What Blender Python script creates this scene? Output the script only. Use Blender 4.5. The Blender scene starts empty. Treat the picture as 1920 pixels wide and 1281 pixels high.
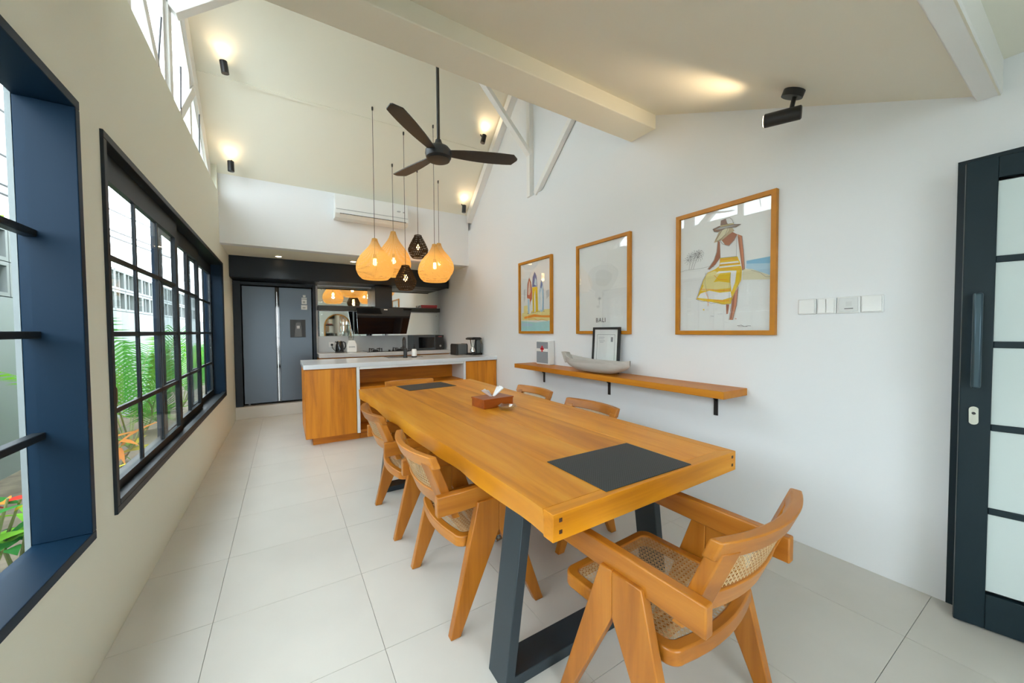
import bpy, bmesh, math, random
from mathutils import Vector, Matrix, noise

random.seed(7)
scene = bpy.context.scene
COL = scene.collection
PI = math.pi

# ------------------------------------------------------------------ camera
CAM_F, YAW, PITCH, ROLL, CAM_H = 690.2, 0.5534, -0.0300, -0.0067, 1.33
fw = Vector((math.sin(YAW) * math.cos(PITCH), math.cos(YAW) * math.cos(PITCH), math.sin(PITCH)))
rt = fw.cross(Vector((0, 0, 1))).normalized()
up = rt.cross(fw)
rt2 = rt * math.cos(ROLL) + up * math.sin(ROLL)
up2 = -rt * math.sin(ROLL) + up * math.cos(ROLL)
cd = bpy.data.cameras.new('camera')
cam = bpy.data.objects.new('camera', cd)
COL.objects.link(cam)
cam.matrix_world = Matrix(((rt2.x, up2.x, -fw.x, 0), (rt2.y, up2.y, -fw.y, 0), (rt2.z, up2.z, -fw.z, CAM_H), (0, 0, 0, 1)))
cd.sensor_fit = 'HORIZONTAL'
cd.sensor_width = 36
cd.lens = 36 * CAM_F / 1920
cd.clip_start = 0.02
scene.camera = cam

# ------------------------------------------------------------------ world, exposure, daylight
SKY = 5.6
w = bpy.data.worlds.new('overcast_sky')
scene.world = w
w.use_nodes = True
bg = w.node_tree.nodes['Background']
bg.inputs[0].default_value = (0.86, 0.94, 1.0, 1)
bg.inputs[1].default_value = SKY
vs = scene.view_settings
vs.view_transform = 'Standard'
vs.look = 'None'
vs.gamma = 1
vs.use_curve_mapping = False
vs.exposure = 0.98
scene.cycles.max_bounces = 8
scene.cycles.diffuse_bounces = 5
scene.cycles.glossy_bounces = 4
scene.cycles.transparent_max_bounces = 16
scene.cycles.use_light_tree = False
scene.cycles.use_adaptive_sampling = True
scene.cycles.adaptive_threshold = 0.03
scene.cycles.sample_clamp_indirect = 6
scene.cycles.caustics_reflective = False
scene.cycles.caustics_refractive = False


def portal(name, loc, rot, sx, sy):
    l = bpy.data.lights.new(name, 'AREA')
    l.shape = 'RECTANGLE'
    l.size, l.size_y = sx, sy
    l.cycles.is_portal = True
    o = bpy.data.objects.new(name, l)
    COL.objects.link(o)
    o.location, o.rotation_euler = loc, rot
    return o


portal('daylight_portal', (-0.93, 1.0, 1.37), (0, -PI / 2, 0), 1.7, 2.2)
portal('daylight_portal', (-0.93, 4.1, 1.37), (0, -PI / 2, 0), 1.7, 3.7)
portal('daylight_portal', (-0.95, 3.9, 3.75), (0, -PI / 2, 0), 1.5, 3.3)
portal('daylight_portal', (0.30, -2.4, 1.18), (PI / 2, 0, 0), 1.8, 2.36)

# ------------------------------------------------------------------ helpers


def ng(m):
    m.use_nodes = True
    nt = m.node_tree
    return nt, nt.nodes['Principled BSDF']


def mat(name, col, rough=0.5, metal=0.0, coat=0.0, spec=0.5, emit=None, es=0.0, bump=0.0, bscale=60, var=0.0, vscale=3.0):
    m = bpy.data.materials.new(name)
    nt, b = ng(m)
    b.inputs['Base Color'].default_value = (*col, 1)
    b.inputs['Roughness'].default_value = rough
    b.inputs['Metallic'].default_value = metal
    b.inputs['Coat Weight'].default_value = coat
    b.inputs['Specular IOR Level'].default_value = spec
    if emit:
        b.inputs['Emission Color'].default_value = (*emit, 1)
        b.inputs['Emission Strength'].default_value = es
    if bump or var:
        tc = nt.nodes.new('ShaderNodeTexCoord')
        if var:
            n = nt.nodes.new('ShaderNodeTexNoise')
            n.inputs['Scale'].default_value = vscale
            n.inputs['Detail'].default_value = 4
            nt.links.new(tc.outputs['Object'], n.inputs['Vector'])
            cr = nt.nodes.new('ShaderNodeValToRGB')
            cr.color_ramp.elements[0].color = (*[c * (1 - var) for c in col], 1)
            cr.color_ramp.elements[1].color = (*[min(1, c * (1 + var)) for c in col], 1)
            cr.color_ramp.elements[0].position = 0.3
            cr.color_ramp.elements[1].position = 0.7
            nt.links.new(n.outputs['Fac'], cr.inputs['Fac'])
            nt.links.new(cr.outputs['Color'], b.inputs['Base Color'])
        if bump:
            n2 = nt.nodes.new('ShaderNodeTexNoise')
            n2.inputs['Scale'].default_value = bscale
            nt.links.new(tc.outputs['Object'], n2.inputs['Vector'])
            bp = nt.nodes.new('ShaderNodeBump')
            bp.inputs['Strength'].default_value = bump
            bp.inputs['Distance'].default_value = 0.004
            nt.links.new(n2.outputs['Fac'], bp.inputs['Height'])
            nt.links.new(bp.outputs['Normal'], b.inputs['Normal'])
    return m


def wood(name, dark, mid, light, axis='Y', rough=0.35, coat=0.15, freq=1.0, tone=0.25):
    """stretched-noise grain along one axis, a little tone shift from piece to piece"""
    m = bpy.data.materials.new(name)
    nt, b = ng(m)
    L = nt.links.new
    tc = nt.nodes.new('ShaderNodeTexCoord')
    oi = nt.nodes.new('ShaderNodeObjectInfo')
    mp = nt.nodes.new('ShaderNodeMapping')
    s = {'X': (1.2, 14, 14), 'Y': (14, 1.2, 14), 'Z': (14, 14, 1.2)}[axis]
    mp.inputs['Scale'].default_value = [q * freq for q in s]
    add = nt.nodes.new('ShaderNodeVectorMath')
    add.operation = 'ADD'
    mul = nt.nodes.new('ShaderNodeMath')
    mul.operation = 'MULTIPLY'
    mul.inputs[1].default_value = 37.0
    L(oi.outputs['Random'], mul.inputs[0])
    L(tc.outputs['Object'], mp.inputs['Vector'])
    L(mp.outputs['Vector'], add.inputs[0])
    L(mul.outputs[0], add.inputs[1])
    n = nt.nodes.new('ShaderNodeTexNoise')
    n.inputs['Scale'].default_value = 1.0
    n.inputs['Detail'].default_value = 6
    n.inputs['Roughness'].default_value = 0.6
    n.inputs['Distortion'].default_value = 0.7
    L(add.outputs[0], n.inputs['Vector'])
    mp2 = nt.nodes.new('ShaderNodeMapping')
    mp2.inputs['Scale'].default_value = [q * freq * 0.25 for q in s]
    L(tc.outputs['Object'], mp2.inputs['Vector'])
    ad2 = nt.nodes.new('ShaderNodeVectorMath')
    L(mp2.outputs['Vector'], ad2.inputs[0])
    L(mul.outputs[0], ad2.inputs[1])
    n3 = nt.nodes.new('ShaderNodeTexNoise')
    n3.inputs['Scale'].default_value = 1.0
    n3.inputs['Detail'].default_value = 3
    n3.inputs['Distortion'].default_value = 1.6
    L(ad2.outputs[0], n3.inputs['Vector'])
    av = nt.nodes.new('ShaderNodeMix')
    av.inputs['Factor'].default_value = 0.45
    L(n.outputs['Fac'], av.inputs['A'])
    L(n3.outputs['Fac'], av.inputs['B'])
    cr = nt.nodes.new('ShaderNodeValToRGB')
    e = cr.color_ramp.elements
    e[0].position, e[0].color = 0.33, (*dark, 1)
    e[1].position, e[1].color = 0.67, (*light, 1)
    k = e.new(0.5)
    k.color = (*mid, 1)
    L(av.outputs['Result'], cr.inputs['Fac'])
    hs = nt.nodes.new('ShaderNodeHueSaturation')
    mr = nt.nodes.new('ShaderNodeMapRange')
    mr.inputs['To Min'].default_value = 1 - tone / 2
    mr.inputs['To Max'].default_value = 1 + tone / 2
    L(oi.outputs['Random'], mr.inputs['Value'])
    L(mr.outputs['Result'], hs.inputs['Value'])
    L(cr.outputs['Color'], hs.inputs['Color'])
    L(hs.outputs['Color'], b.inputs['Base Color'])
    b.inputs['Roughness'].default_value = rough
    b.inputs['Specular IOR Level'].default_value = 0.35
    b.inputs['Coat Weight'].default_value = coat
    b.inputs['Coat Roughness'].default_value = 0.25
    bp = nt.nodes.new('ShaderNodeBump')
    bp.inputs['Strength'].default_value = 0.12
    bp.inputs['Distance'].default_value = 0.002
    L(n.outputs['Fac'], bp.inputs['Height'])
    L(bp.outputs['Normal'], b.inputs['Normal'])
    return m


def glass(name, tint=(1, 1, 1), refl=0.10, rough=0.0):
    m = bpy.data.materials.new(name)
    m.use_nodes = True
    nt = m.node_tree
    nt.nodes.clear()
    out = nt.nodes.new('ShaderNodeOutputMaterial')
    mix = nt.nodes.new('ShaderNodeMixShader')
    tr = nt.nodes.new('ShaderNodeBsdfTransparent')
    tr.inputs[0].default_value = (*tint, 1)
    gl = nt.nodes.new('ShaderNodeBsdfGlossy')
    gl.inputs['Roughness'].default_value = rough
    lw = nt.nodes.new('ShaderNodeLayerWeight')
    lw.inputs['Blend'].default_value = 0.5
    pw_ = nt.nodes.new('ShaderNodeMath')
    pw_.operation = 'POWER'
    pw_.inputs[1].default_value = 5.0
    nt.links.new(lw.outputs['Facing'], pw_.inputs[0])
    ma = nt.nodes.new('ShaderNodeMath')
    ma.operation = 'MULTIPLY_ADD'
    ma.inputs[1].default_value = 0.55 - refl
    ma.inputs[2].default_value = refl
    nt.links.new(pw_.outputs[0], ma.inputs[0])
    nt.links.new(ma.outputs[0], mix.inputs[0])
    nt.links.new(tr.outputs[0], mix.inputs[1])
    nt.links.new(gl.outputs[0], mix.inputs[2])
    nt.links.new(mix.outputs[0], out.inputs[0])
    return m


def translucent(name, col, tl=0.45, rough=0.6):
    m = bpy.data.materials.new(name)
    m.use_nodes = True
    nt = m.node_tree
    nt.nodes.clear()
    out = nt.nodes.new('ShaderNodeOutputMaterial')
    mix = nt.nodes.new('ShaderNodeMixShader')
    mix.inputs[0].default_value = tl
    d = nt.nodes.new('ShaderNodeBsdfDiffuse')
    t = nt.nodes.new('ShaderNodeBsdfTranslucent')
    d.inputs[0].default_value = (*col, 1)
    t.inputs[0].default_value = (*col, 1)
    nt.links.new(d.outputs[0], mix.inputs[1])
    nt.links.new(t.outputs[0], mix.inputs[2])
    nt.links.new(mix.outputs[0], out.inputs[0])
    return m


class MB:
    def __init__(s):
        s.v, s.f, s.m = [], [], []

    def add(s, vs, fs, mi=0):
        o = len(s.v)
        s.v += [tuple(q) for q in vs]
        for f in fs:
            s.f.append([i + o for i in f])
            s.m.append(mi)
        return s

    def box(s, x0, x1, y0, y1, z0, z1, mi=0):
        if x0 > x1: x0, x1 = x1, x0
        if y0 > y1: y0, y1 = y1, y0
        if z0 > z1: z0, z1 = z1, z0
        vs = [(x, y, z) for z in (z0, z1) for y in (y0, y1) for x in (x0, x1)]
        return s.add(vs, [(0, 2, 3, 1), (4, 5, 7, 6), (0, 1, 5, 4), (2, 6, 7, 3), (0, 4, 6, 2), (1, 3, 7, 5)], mi)

    def prism(s, poly, axis, a, b, mi=0):
        """poly in the plane across axis: x->(y,z) y->(x,z) z->(x,y)"""
        ar = sum(poly[i][0] * poly[(i + 1) % len(poly)][1] - poly[(i + 1) % len(poly)][0] * poly[i][1] for i in range(len(poly)))
        if (ar < 0) != (axis == 'y'):
            poly = poly[::-1]
        if a > b: a, b = b, a
        mk = {'x': lambda p, t: (t, p[0], p[1]), 'y': lambda p, t: (p[0], t, p[1]), 'z': lambda p, t: (p[0], p[1], t)}[axis]
        n = len(poly)
        vs = [mk(p, a) for p in poly] + [mk(p, b) for p in poly]
        fs = [tuple(range(n))[::-1], tuple(range(n, 2 * n))]
        fs += [(i, (i + 1) % n, n + (i + 1) % n, n + i) for i in range(n)]
        return s.add(vs, fs, mi)

    def ring(s, outer, inner, axis, a, b, mi=0):
        """frame between two outlines with the same number of points"""
        mk = {'x': lambda p, t: (t, p[0], p[1]), 'y': lambda p, t: (p[0], t, p[1]), 'z': lambda p, t: (p[0], p[1], t)}[axis]
        n = len(outer)
        vs = [mk(p, a) for p in outer] + [mk(p, a) for p in inner] + [mk(p, b) for p in outer] + [mk(p, b) for p in inner]
        fs = []
        for i in range(n):
            j = (i + 1) % n
            fs += [(i, n + i, n + j, j), (2 * n + i, 2 * n + j, 3 * n + j, 3 * n + i), (i, j, 2 * n + j, 2 * n + i), (n + i, 3 * n + i, 3 * n + j, n + j)]
        return s.add(vs, fs, mi)

    def tube(s, pts, r, n=8, mi=0, cap=True):
        pts = [Vector(p) for p in pts]
        rs = r if isinstance(r, (list, tuple)) else [r] * len(pts)
        vs, prev = [], None
        for i, p in enumerate(pts):
            d = (pts[min(i + 1, len(pts) - 1)] - pts[max(i - 1, 0)]).normalized()
            if prev is None:
                a = d.orthogonal().normalized()
            else:
                a = (prev - d * prev.dot(d)).normalized()
            prev = a
            b = d.cross(a)
            for k in range(n):
                t = 2 * PI * k / n
                vs.append(p + (a * math.cos(t) + b * math.sin(t)) * rs[i])
        fs = []
        for i in range(len(pts) - 1):
            for k in range(n):
                fs.append((i * n + k, i * n + (k + 1) % n, (i + 1) * n + (k + 1) % n, (i + 1) * n + k))
        if cap:
            fs += [tuple(range(n))[::-1], tuple(range((len(pts) - 1) * n, len(pts) * n))]
        return s.add(vs, fs, mi)

    def lathe(s, prof, n=32, c=(0, 0, 0), mi=0, cap=True):
        vs = []
        for r, z in prof:
            for k in range(n):
                t = 2 * PI * k / n
                vs.append((c[0] + r * math.cos(t), c[1] + r * math.sin(t), c[2] + z))
        fs = []
        for i in range(len(prof) - 1):
            for k in range(n):
                fs.append((i * n + k, i * n + (k + 1) % n, (i + 1) * n + (k + 1) % n, (i + 1) * n + k))
        if cap:
            fs += [tuple(range(n))[::-1], tuple(range((len(prof) - 1) * n, len(prof) * n))]
        return s.add(vs, fs, mi)

    def bar(s, a, b, wx, wy, mi=0, upv=(0, 0, 1)):
        """straight bar of rectangular section; wx across, wy along upv"""
        a, b = Vector(a), Vector(b)
        d = (b - a).normalized()
        u = Vector(upv)
        x = d.cross(u).normalized()
        y = x.cross(d).normalized()
        vs = []
        for p in (a, b):
            for sx, sy in ((-1, -1), (1, -1), (1, 1), (-1, 1)):
                vs.append(p + x * sx * wx / 2 + y * sy * wy / 2)
        return s.add(vs, [(0, 1, 2, 3), (7, 6, 5, 4), (0, 4, 5, 1), (1, 5, 6, 2), (2, 6, 7, 3), (3, 7, 4, 0)], mi)

    def grid(s, fn, nu, nv, mi=0):
        vs = [fn(i / nu, j / nv) for j in range(nv + 1) for i in range(nu + 1)]
        fs = [(j * (nu + 1) + i, j * (nu + 1) + i + 1, (j + 1) * (nu + 1) + i + 1, (j + 1) * (nu + 1) + i) for j in range(nv) for i in range(nu)]
        return s.add(vs, fs, mi)

    def mesh(s, name, mats, angle=35):
        me = bpy.data.meshes.new(name)
        me.from_pydata(s.v, [], s.f)
        for q in (mats if isinstance(mats, (list, tuple)) else [mats]):
            me.materials.append(q)
        me.polygons.foreach_set('material_index', s.m)
        me.polygons.foreach_set('use_smooth', [True] * len(s.f))
        bm = bmesh.new()
        bm.from_mesh(me)
        bmesh.ops.recalc_face_normals(bm, faces=bm.faces)
        bm.to_mesh(me)
        bm.free()
        me.set_sharp_from_angle(angle=math.radians(angle))
        return me

    def build(s, name, mats, parent=None, loc=(0, 0, 0), rot=(0, 0, 0), bevel=0, angle=35, seg=2):
        return link(name, s.mesh(name, mats, angle), parent, loc, rot, bevel, seg)


def link(name, me, parent=None, loc=(0, 0, 0), rot=(0, 0, 0), bevel=0, seg=2):
    o = bpy.data.objects.new(name, me)
    COL.objects.link(o)
    o.parent = parent
    o.location, o.rotation_euler = loc, rot
    if bevel:
        b = o.modifiers.new('bevel', 'BEVEL')
        b.width, b.segments, b.limit_method, b.angle_limit = bevel, seg, 'ANGLE', math.radians(40)
    return o


def tag(o, label=None, cat=None, group=None, kind=None):
    if label: o['label'] = label
    if cat: o['category'] = cat
    if group: o['group'] = group
    if kind: o['kind'] = kind
    return o


def empty(name, loc=(0, 0, 0), rz=0, label=None, cat=None, group=None, kind=None):
    o = bpy.data.objects.new(name, None)
    COL.objects.link(o)
    o.empty_display_size = 0.1
    o.location, o.rotation_euler = loc, (0, 0, rz)
    return tag(o, label, cat, group, kind)


def copy_tree(o, parent=None):
    c = o.copy()
    COL.objects.link(c)
    c.parent = parent
    for ch in [q for q in COL.objects if q.parent is o]:
        copy_tree(ch, c)
    return c


def struct(o):
    o['kind'] = 'structure'
    return o


def light(name, kind, loc, energy, col=(1, 0.82, 0.6), parent=None, size=0.05, target=None, spot=60, blend=0.6):
    l = bpy.data.lights.new(name, kind)
    l.energy, l.color = energy, col
    if kind in ('POINT', 'SPOT'):
        l.shadow_soft_size = size
    if kind == 'SPOT':
        l.spot_size, l.spot_blend = math.radians(spot), blend
    o = bpy.data.objects.new(name, l)
    COL.objects.link(o)
    o.parent = parent
    o.location = loc
    if target is not None:
        o.rotation_euler = (Vector(target) - Vector(loc)).to_track_quat('-Z', 'Y').to_euler()
    return o


# ------------------------------------------------------------------ materials
M = {}
M['plaster'] = mat('white_plaster', (0.79, 0.81, 0.83), 0.75, bump=0.08, bscale=25)
M['plaster_l'] = mat('plaster_garden_light_tint', (0.77, 0.785, 0.68), 0.75, bump=0.08, bscale=25)  # greenish light from the garden side, put into the left wall's colour
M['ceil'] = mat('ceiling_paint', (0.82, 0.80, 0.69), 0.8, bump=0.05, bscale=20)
M['white'] = mat('white_paint', (0.82, 0.82, 0.80), 0.45)
M['tile'] = mat('beige_floor_tile', (0.62, 0.60, 0.55), 0.28, var=0.035, vscale=2.5)
M['grout'] = mat('tile_grout', (0.36, 0.35, 0.32), 0.9)
M['navy'] = mat('navy_painted_metal', (0.0045, 0.019, 0.040), 0.45, spec=0.13)
M['dark'] = mat('charcoal_window_paint', (0.014, 0.019, 0.023), 0.45, spec=0.2)
M['cabnavy'] = mat('dark_navy_laminate', (0.008, 0.014, 0.022), 0.4, spec=0.3)
M['black'] = mat('matte_black', (0.012, 0.012, 0.013), 0.42)
M['gloss_black'] = mat('gloss_black_glass', (0.006, 0.007, 0.009), 0.06, coat=0.5)
M['blackmetal'] = mat('black_powder_coat', (0.016, 0.018, 0.021), 0.38, metal=0.2)
M['legmetal'] = mat('slate_painted_steel', (0.022, 0.035, 0.045), 0.42, metal=0.1)
M['table'] = wood('teak_table', (0.36, 0.098, 0.003), (0.70, 0.265, 0.010), (0.90, 0.455, 0.050), 'Y', 0.38, 0.04, 0.42, 0.24)
M['table_x'] = wood('teak_table_crosswise', (0.44, 0.14, 0.004), (0.72, 0.285, 0.010), (0.87, 0.42, 0.045), 'X', 0.38, 0.04, 0.5, 0.10)
M['chair'] = wood('teak_chair', (0.25, 0.078, 0.006), (0.43, 0.145, 0.012), (0.56, 0.22, 0.028), 'Z', 0.33, 0.2, 0.8, 0.16)
M['chair_y'] = wood('teak_chair_lengthwise', (0.26, 0.082, 0.006), (0.44, 0.15, 0.013), (0.57, 0.225, 0.030), 'Y', 0.33, 0.2, 0.8, 0.16)
M['chair_x'] = wood('teak_chair_crosswise', (0.28, 0.09, 0.007), (0.46, 0.16, 0.014), (0.58, 0.235, 0.032), 'X', 0.33, 0.2, 0.8, 0.16)
M['cab'] = wood('teak_cabinet_front', (0.34, 0.085, 0.003), (0.66, 0.215, 0.006), (0.84, 0.33, 0.016), 'Z', 0.45, 0.05, 0.8, 0.12)
M['cab_x'] = wood('teak_cabinet_crosswise', (0.30, 0.075, 0.003), (0.56, 0.175, 0.006), (0.70, 0.26, 0.014), 'X', 0.45, 0.05, 0.8, 0.1)
M['shelf'] = wood('teak_shelf', (0.36, 0.115, 0.006), (0.53, 0.18, 0.009), (0.63, 0.25, 0.02), 'Y', 0.45, 0.05, 0.5, 0.08)
M['frame'] = mat('honey_wood_frame', (0.52, 0.20, 0.005), 0.45, var=0.12, vscale=9)
M['box_wood'] = wood('mahogany_box', (0.22, 0.045, 0.005), (0.34, 0.075, 0.007), (0.44, 0.11, 0.012), 'X', 0.35, 0.2, 0.8, 0.05)
M['cane'] = mat('woven_cane', (0.66, 0.47, 0.25), 0.55, var=0.12, vscale=30)
M['rattan'] = translucent('rattan_strips', (0.80, 0.545, 0.205), 0.40)
M['rattan_dark'] = translucent('dark_rattan_strips', (0.035, 0.026, 0.020), 0.2)
M['glass'] = glass('clear_window_glass', (0.96, 0.98, 0.98), 0.04)
M['picglass'] = glass('picture_glass', (1, 1, 1), 0.05)
M['crystal'] = glass('crystal_glass', (0.93, 0.95, 0.93), 0.16)
M['mirror'] = mat('mirror_silver', (0.86, 0.89, 0.85), 0.02, metal=1.0)
M['marble'] = mat('grey_marble', (0.60, 0.62, 0.63), 0.22, var=0.10, vscale=2.0)
M['quartz'] = mat('white_quartz_worktop', (0.72, 0.74, 0.76), 0.16, var=0.05, vscale=2.2)
M['fridge'] = mat('slate_fridge_steel', (0.100, 0.122, 0.145), 0.36, metal=0.55)
M['chrome'] = mat('brushed_chrome', (0.62, 0.62, 0.60), 0.22, metal=1.0)
M['paper'] = mat('white_print_paper', (0.82, 0.84, 0.83), 0.5)
M['plastic_white'] = mat('white_plastic', (0.82, 0.83, 0.82), 0.3)
M['plastic_grey'] = mat('grey_plastic', (0.45, 0.47, 0.48), 0.4)
M['mat_black'] = mat('woven_black_placemat', (0.018, 0.020, 0.022), 0.55)
M['tissue'] = mat('tissue_paper', (0.88, 0.88, 0.88), 0.8)
M['driftwood'] = wood('grey_driftwood', (0.40, 0.37, 0.33), (0.52, 0.49, 0.45), (0.60, 0.57, 0.53), 'Y', 0.7, 0.0, 1.2, 0.05)
M['red'] = mat('red_print', (0.70, 0.012, 0.02), 0.5)
M['bulb'] = mat('glowing_filament_bulb', (1, 0.75, 0.35), 0.3, emit=(1.0, 0.62, 0.20), es=14)
M['lampface'] = mat('glowing_lamp_face', (1, 0.85, 0.6), 0.3, emit=(1.0, 0.74, 0.42), es=12)
M['frost'] = translucent('frosted_door_glass', (0.62, 0.70, 0.69), 0.06)
M['extwall'] = mat('garden_wall_render', (0.26, 0.29, 0.29), 0.85, bump=0.2, bscale=20)
M['blockgrey'] = mat('pale_concrete_block', (0.24, 0.26, 0.26), 0.85)
M['blockdark'] = mat('block_hollow_shade', (0.035, 0.045, 0.045), 0.7)
M['soil'] = mat('garden_soil', (0.16, 0.13, 0.09), 0.95, var=0.3, vscale=8)
M['paving'] = mat('outdoor_paving', (0.42, 0.42, 0.40), 0.9, var=0.1)
M['leaf'] = translucent('green_palm_leaf', (0.10, 0.32, 0.06), 0.35)
M['leaf2'] = translucent('bright_green_leaf', (0.20, 0.48, 0.05), 0.35)
M['leaf_y'] = translucent('yellow_leaf', (0.70, 0.62, 0.05), 0.35)
M['leaf_o'] = translucent('orange_leaf', (0.72, 0.26, 0.05), 0.35)
M['leaf_r'] = translucent('red_leaf', (0.55, 0.06, 0.04), 0.35)
M['leaf_g'] = translucent('deep_green_leaf', (0.05, 0.22, 0.05), 0.3)
M['stem'] = mat('plant_stem', (0.20, 0.24, 0.08), 0.7)
M['bark'] = mat('tree_bark', (0.14, 0.10, 0.07), 0.9)

# mat weave: fine relief on the placemats
_nt, _b = ng(M['mat_black'])
_tc = _nt.nodes.new('ShaderNodeTexCoord')
_ck = _nt.nodes.new('ShaderNodeTexChecker')
_ck.inputs['Scale'].default_value = 180
_ck.inputs['Color1'].default_value = (0.016, 0.019, 0.021, 1)
_ck.inputs['Color2'].default_value = (0.042, 0.048, 0.052, 1)
_nt.links.new(_tc.outputs['Object'], _ck.inputs['Vector'])
_nt.links.new(_ck.outputs['Color'], _b.inputs['Base Color'])

# ------------------------------------------------------------------ room dimensions
XL, XR = -0.655, 2.70
YN, YB, YK = -2.2, 5.76, 7.2
SOF, BWT, SL = 2.436, 3.28, 0.90
RIDGE_Y = 3.92
RIDGE_Z = BWT + SL * (YB - RIDGE_Y)
CH = 3.05
BEAM_Y0, BEAM_Y1, BEAM_Z = 2.04, 2.30, 3.02


def zroof(y):
    return BWT + SL * (YB - y) if y > RIDGE_Y else RIDGE_Z - SL * (RIDGE_Y - y)


def znear(y):
    return 3.088 + 0.443 * (y - 1.938)


# ---- floor: grout bed with one object per tile
TX, TY, GAP = 0.638, 0.565, 0.0020
floor = struct(MB().box(XL - 0.1, XR + 0.1, YN - 0.1, 7.9, -0.09, -0.006).build('floor', M['grout']))
tile_me = MB().box(-TX / 2 + GAP / 2, TX / 2 - GAP / 2, -TY / 2 + GAP / 2, TY / 2 - GAP / 2, -0.006, 0.0).mesh('tile', M['tile'])
tx0, ty0 = -0.307, 0.43
for i in range(-1, 5):
    for j in range(-5, 13):
        x0, x1 = tx0 + i * TX, tx0 + (i + 1) * TX
        y0, y1 = ty0 + j * TY, ty0 + (j + 1) * TY
        if y1 > 7.6: continue
        if x0 < XL or x1 > XR:
            xa, xb = max(x0, XL), min(x1, XR)
            if xb - xa < 0.02: continue
            cx = (xa + xb) / 2
            key = 'tile_cut_%d' % i
            me = bpy.data.meshes.get(key) or MB().box(xa - cx + GAP / 2, xb - cx - GAP / 2, -TY / 2 + GAP / 2, TY / 2 - GAP / 2, -0.006, 0.0).mesh(key, M['tile'])
        else:
            cx, me = (x0 + x1) / 2, tile_me
        link('tile', me, floor, (cx, (y0 + y1) / 2, 0))

# ---- left wall with window openings
W1 = (-0.15, 2.07)
W2 = (2.285, 5.91)
WZ0, WZ1 = 0.525, 2.207
b = MB()
XO = XL - 0.16
b.box(XO, XL, YN, 7.9, -0.09, WZ0)
b.box(XO, XL, YN, 7.9, WZ1, CH)
for a, c in ((YN, W1[0]), (W1[1], W2[0]), (W2[1], 7.9)):
    b.box(XO, XL, a, c, WZ0, WZ1)
# gable shoulders beside the glazing
XG = -0.71
zr = lambda y: zroof(y) - 0.29
b.prism([(5.68, CH), (7.0, CH), (7.0, zroof(YB)), (YB, zroof(YB)), (5.68, zroof(5.68))], 'x', XO, XL)
b.box(XO, XL, YN, BEAM_Y1 + 0.05, CH, 3.75)
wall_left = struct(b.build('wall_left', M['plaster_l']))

# gable truss of white members, glazed behind
ysill_f = YB - (CH + 0.29 - BWT) / SL
def para(y0, y1, d, off=0.0):
    return [(y0, zroof(y0) - off), (y1, zroof(y1) - off), (y1, zroof(y1) - off - d), (y0, zroof(y0) - off - d)]
MB().prism(para(5.70, RIDGE_Y, 0.29), 'x', XO, XG).build('rafter', M['white'], wall_left, bevel=0.004)
MB().prism(para(RIDGE_Y, 2.3, 0.29), 'x', XO, XG).build('rafter', M['white'], wall_left, bevel=0.004)
MB().box(-0.80, XG, RIDGE_Y - 0.045, RIDGE_Y + 0.045, CH, RIDGE_Z - 0.25).build('king_post', M['white'], wall_left, bevel=0.004)
MB().bar((-0.76, RIDGE_Y + 0.16, CH), (-0.76, 4.93, 3.80), 0.09, 0.085, upv=(1, 0, 0)).build('truss_strut', M['white'], wall_left, bevel=0.004)
MB().bar((-0.76, RIDGE_Y - 0.16, CH), (-0.76, 2.95, 3.80), 0.09, 0.085, upv=(1, 0, 0)).build('truss_strut', M['white'], wall_left, bevel=0.004)
MB().bar((-0.70, RIDGE_Y, 3.86), (0.28, RIDGE_Y, 4.70), 0.09, 0.10).build('knee_brace', M['white'], wall_left, bevel=0.004)

win3 = struct(empty('window_3', (XO + 0.06, RIDGE_Y, CH)))
for sgn in (1, -1):
    for k, (ya, yb) in enumerate(((0.05, 0.86), (0.86, 1.62))):
        Y0, Y1 = RIDGE_Y + sgn * ya, RIDGE_Y + sgn * yb
        za, zb = zr(Y0), max(zr(Y1), CH + 0.05)
        poly = [(Y0 - RIDGE_Y, 0.0), (Y1 - RIDGE_Y, 0.0), (Y1 - RIDGE_Y, zb - CH), (Y0 - RIDGE_Y, za - CH)]
        MB().prism(poly, 'x', -0.003, 0.003).build('pane', M['glass'], win3)
        cx_ = sum(p[0] for p in poly) / 4
        cz_ = sum(p[1] for p in poly) / 4
        inner = [(p[0] + (cx_ - p[0]) * 0.10, p[1] + (cz_ - p[1]) * 0.14) for p in poly]
        MB().ring(poly, inner, 'x', -0.02, 0.02).build('sash', M['white'], win3)
        MB().tube([(0.03, Y0 - RIDGE_Y + sgn * 0.30, 0.10), (0.05, Y0 - RIDGE_Y + sgn * 0.24, 0.55)], 0.006, 6).build('window_stay', M['black'], win3)

# ---- right wall (doorway near the camera), stepped back above the truss chord
DY0, DY1 = -0.62, 0.385
b = MB()
XRO = XR + 0.16
b.box(XR, XRO, DY1, 7.9, -0.09, CH - 0.02)
b.box(XR, XRO, YN, DY0, -0.09, CH - 0.02)
b.box(XR, XRO, DY0, DY1, 2.10, CH - 0.02)
b.box(XR + 0.045, XRO, BEAM_Y1 - 0.1, 7.0, CH - 0.02, 5.3)
b.box(XR, XRO, YN, BEAM_Y1 - 0.02, CH - 0.02, 3.9)
wall_right = struct(b.build('wall_right', M['plaster']))
MB().prism(para(5.72, RIDGE_Y, 0.15, 0.02), 'x', XR - 0.05, XR + 0.045).build('rafter', M['white'], wall_right, bevel=0.004)
MB().prism(para(RIDGE_Y, 2.32, 0.15, 0.02), 'x', XR - 0.05, XR + 0.045).build('rafter', M['white'], wall_right, bevel=0.004)
MB().box(XR - 0.02, XR + 0.05, RIDGE_Y - 0.03, RIDGE_Y + 0.04, CH - 0.02, RIDGE_Z - 0.2).build('king_post', M['white'], wall_right, bevel=0.004)
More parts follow.
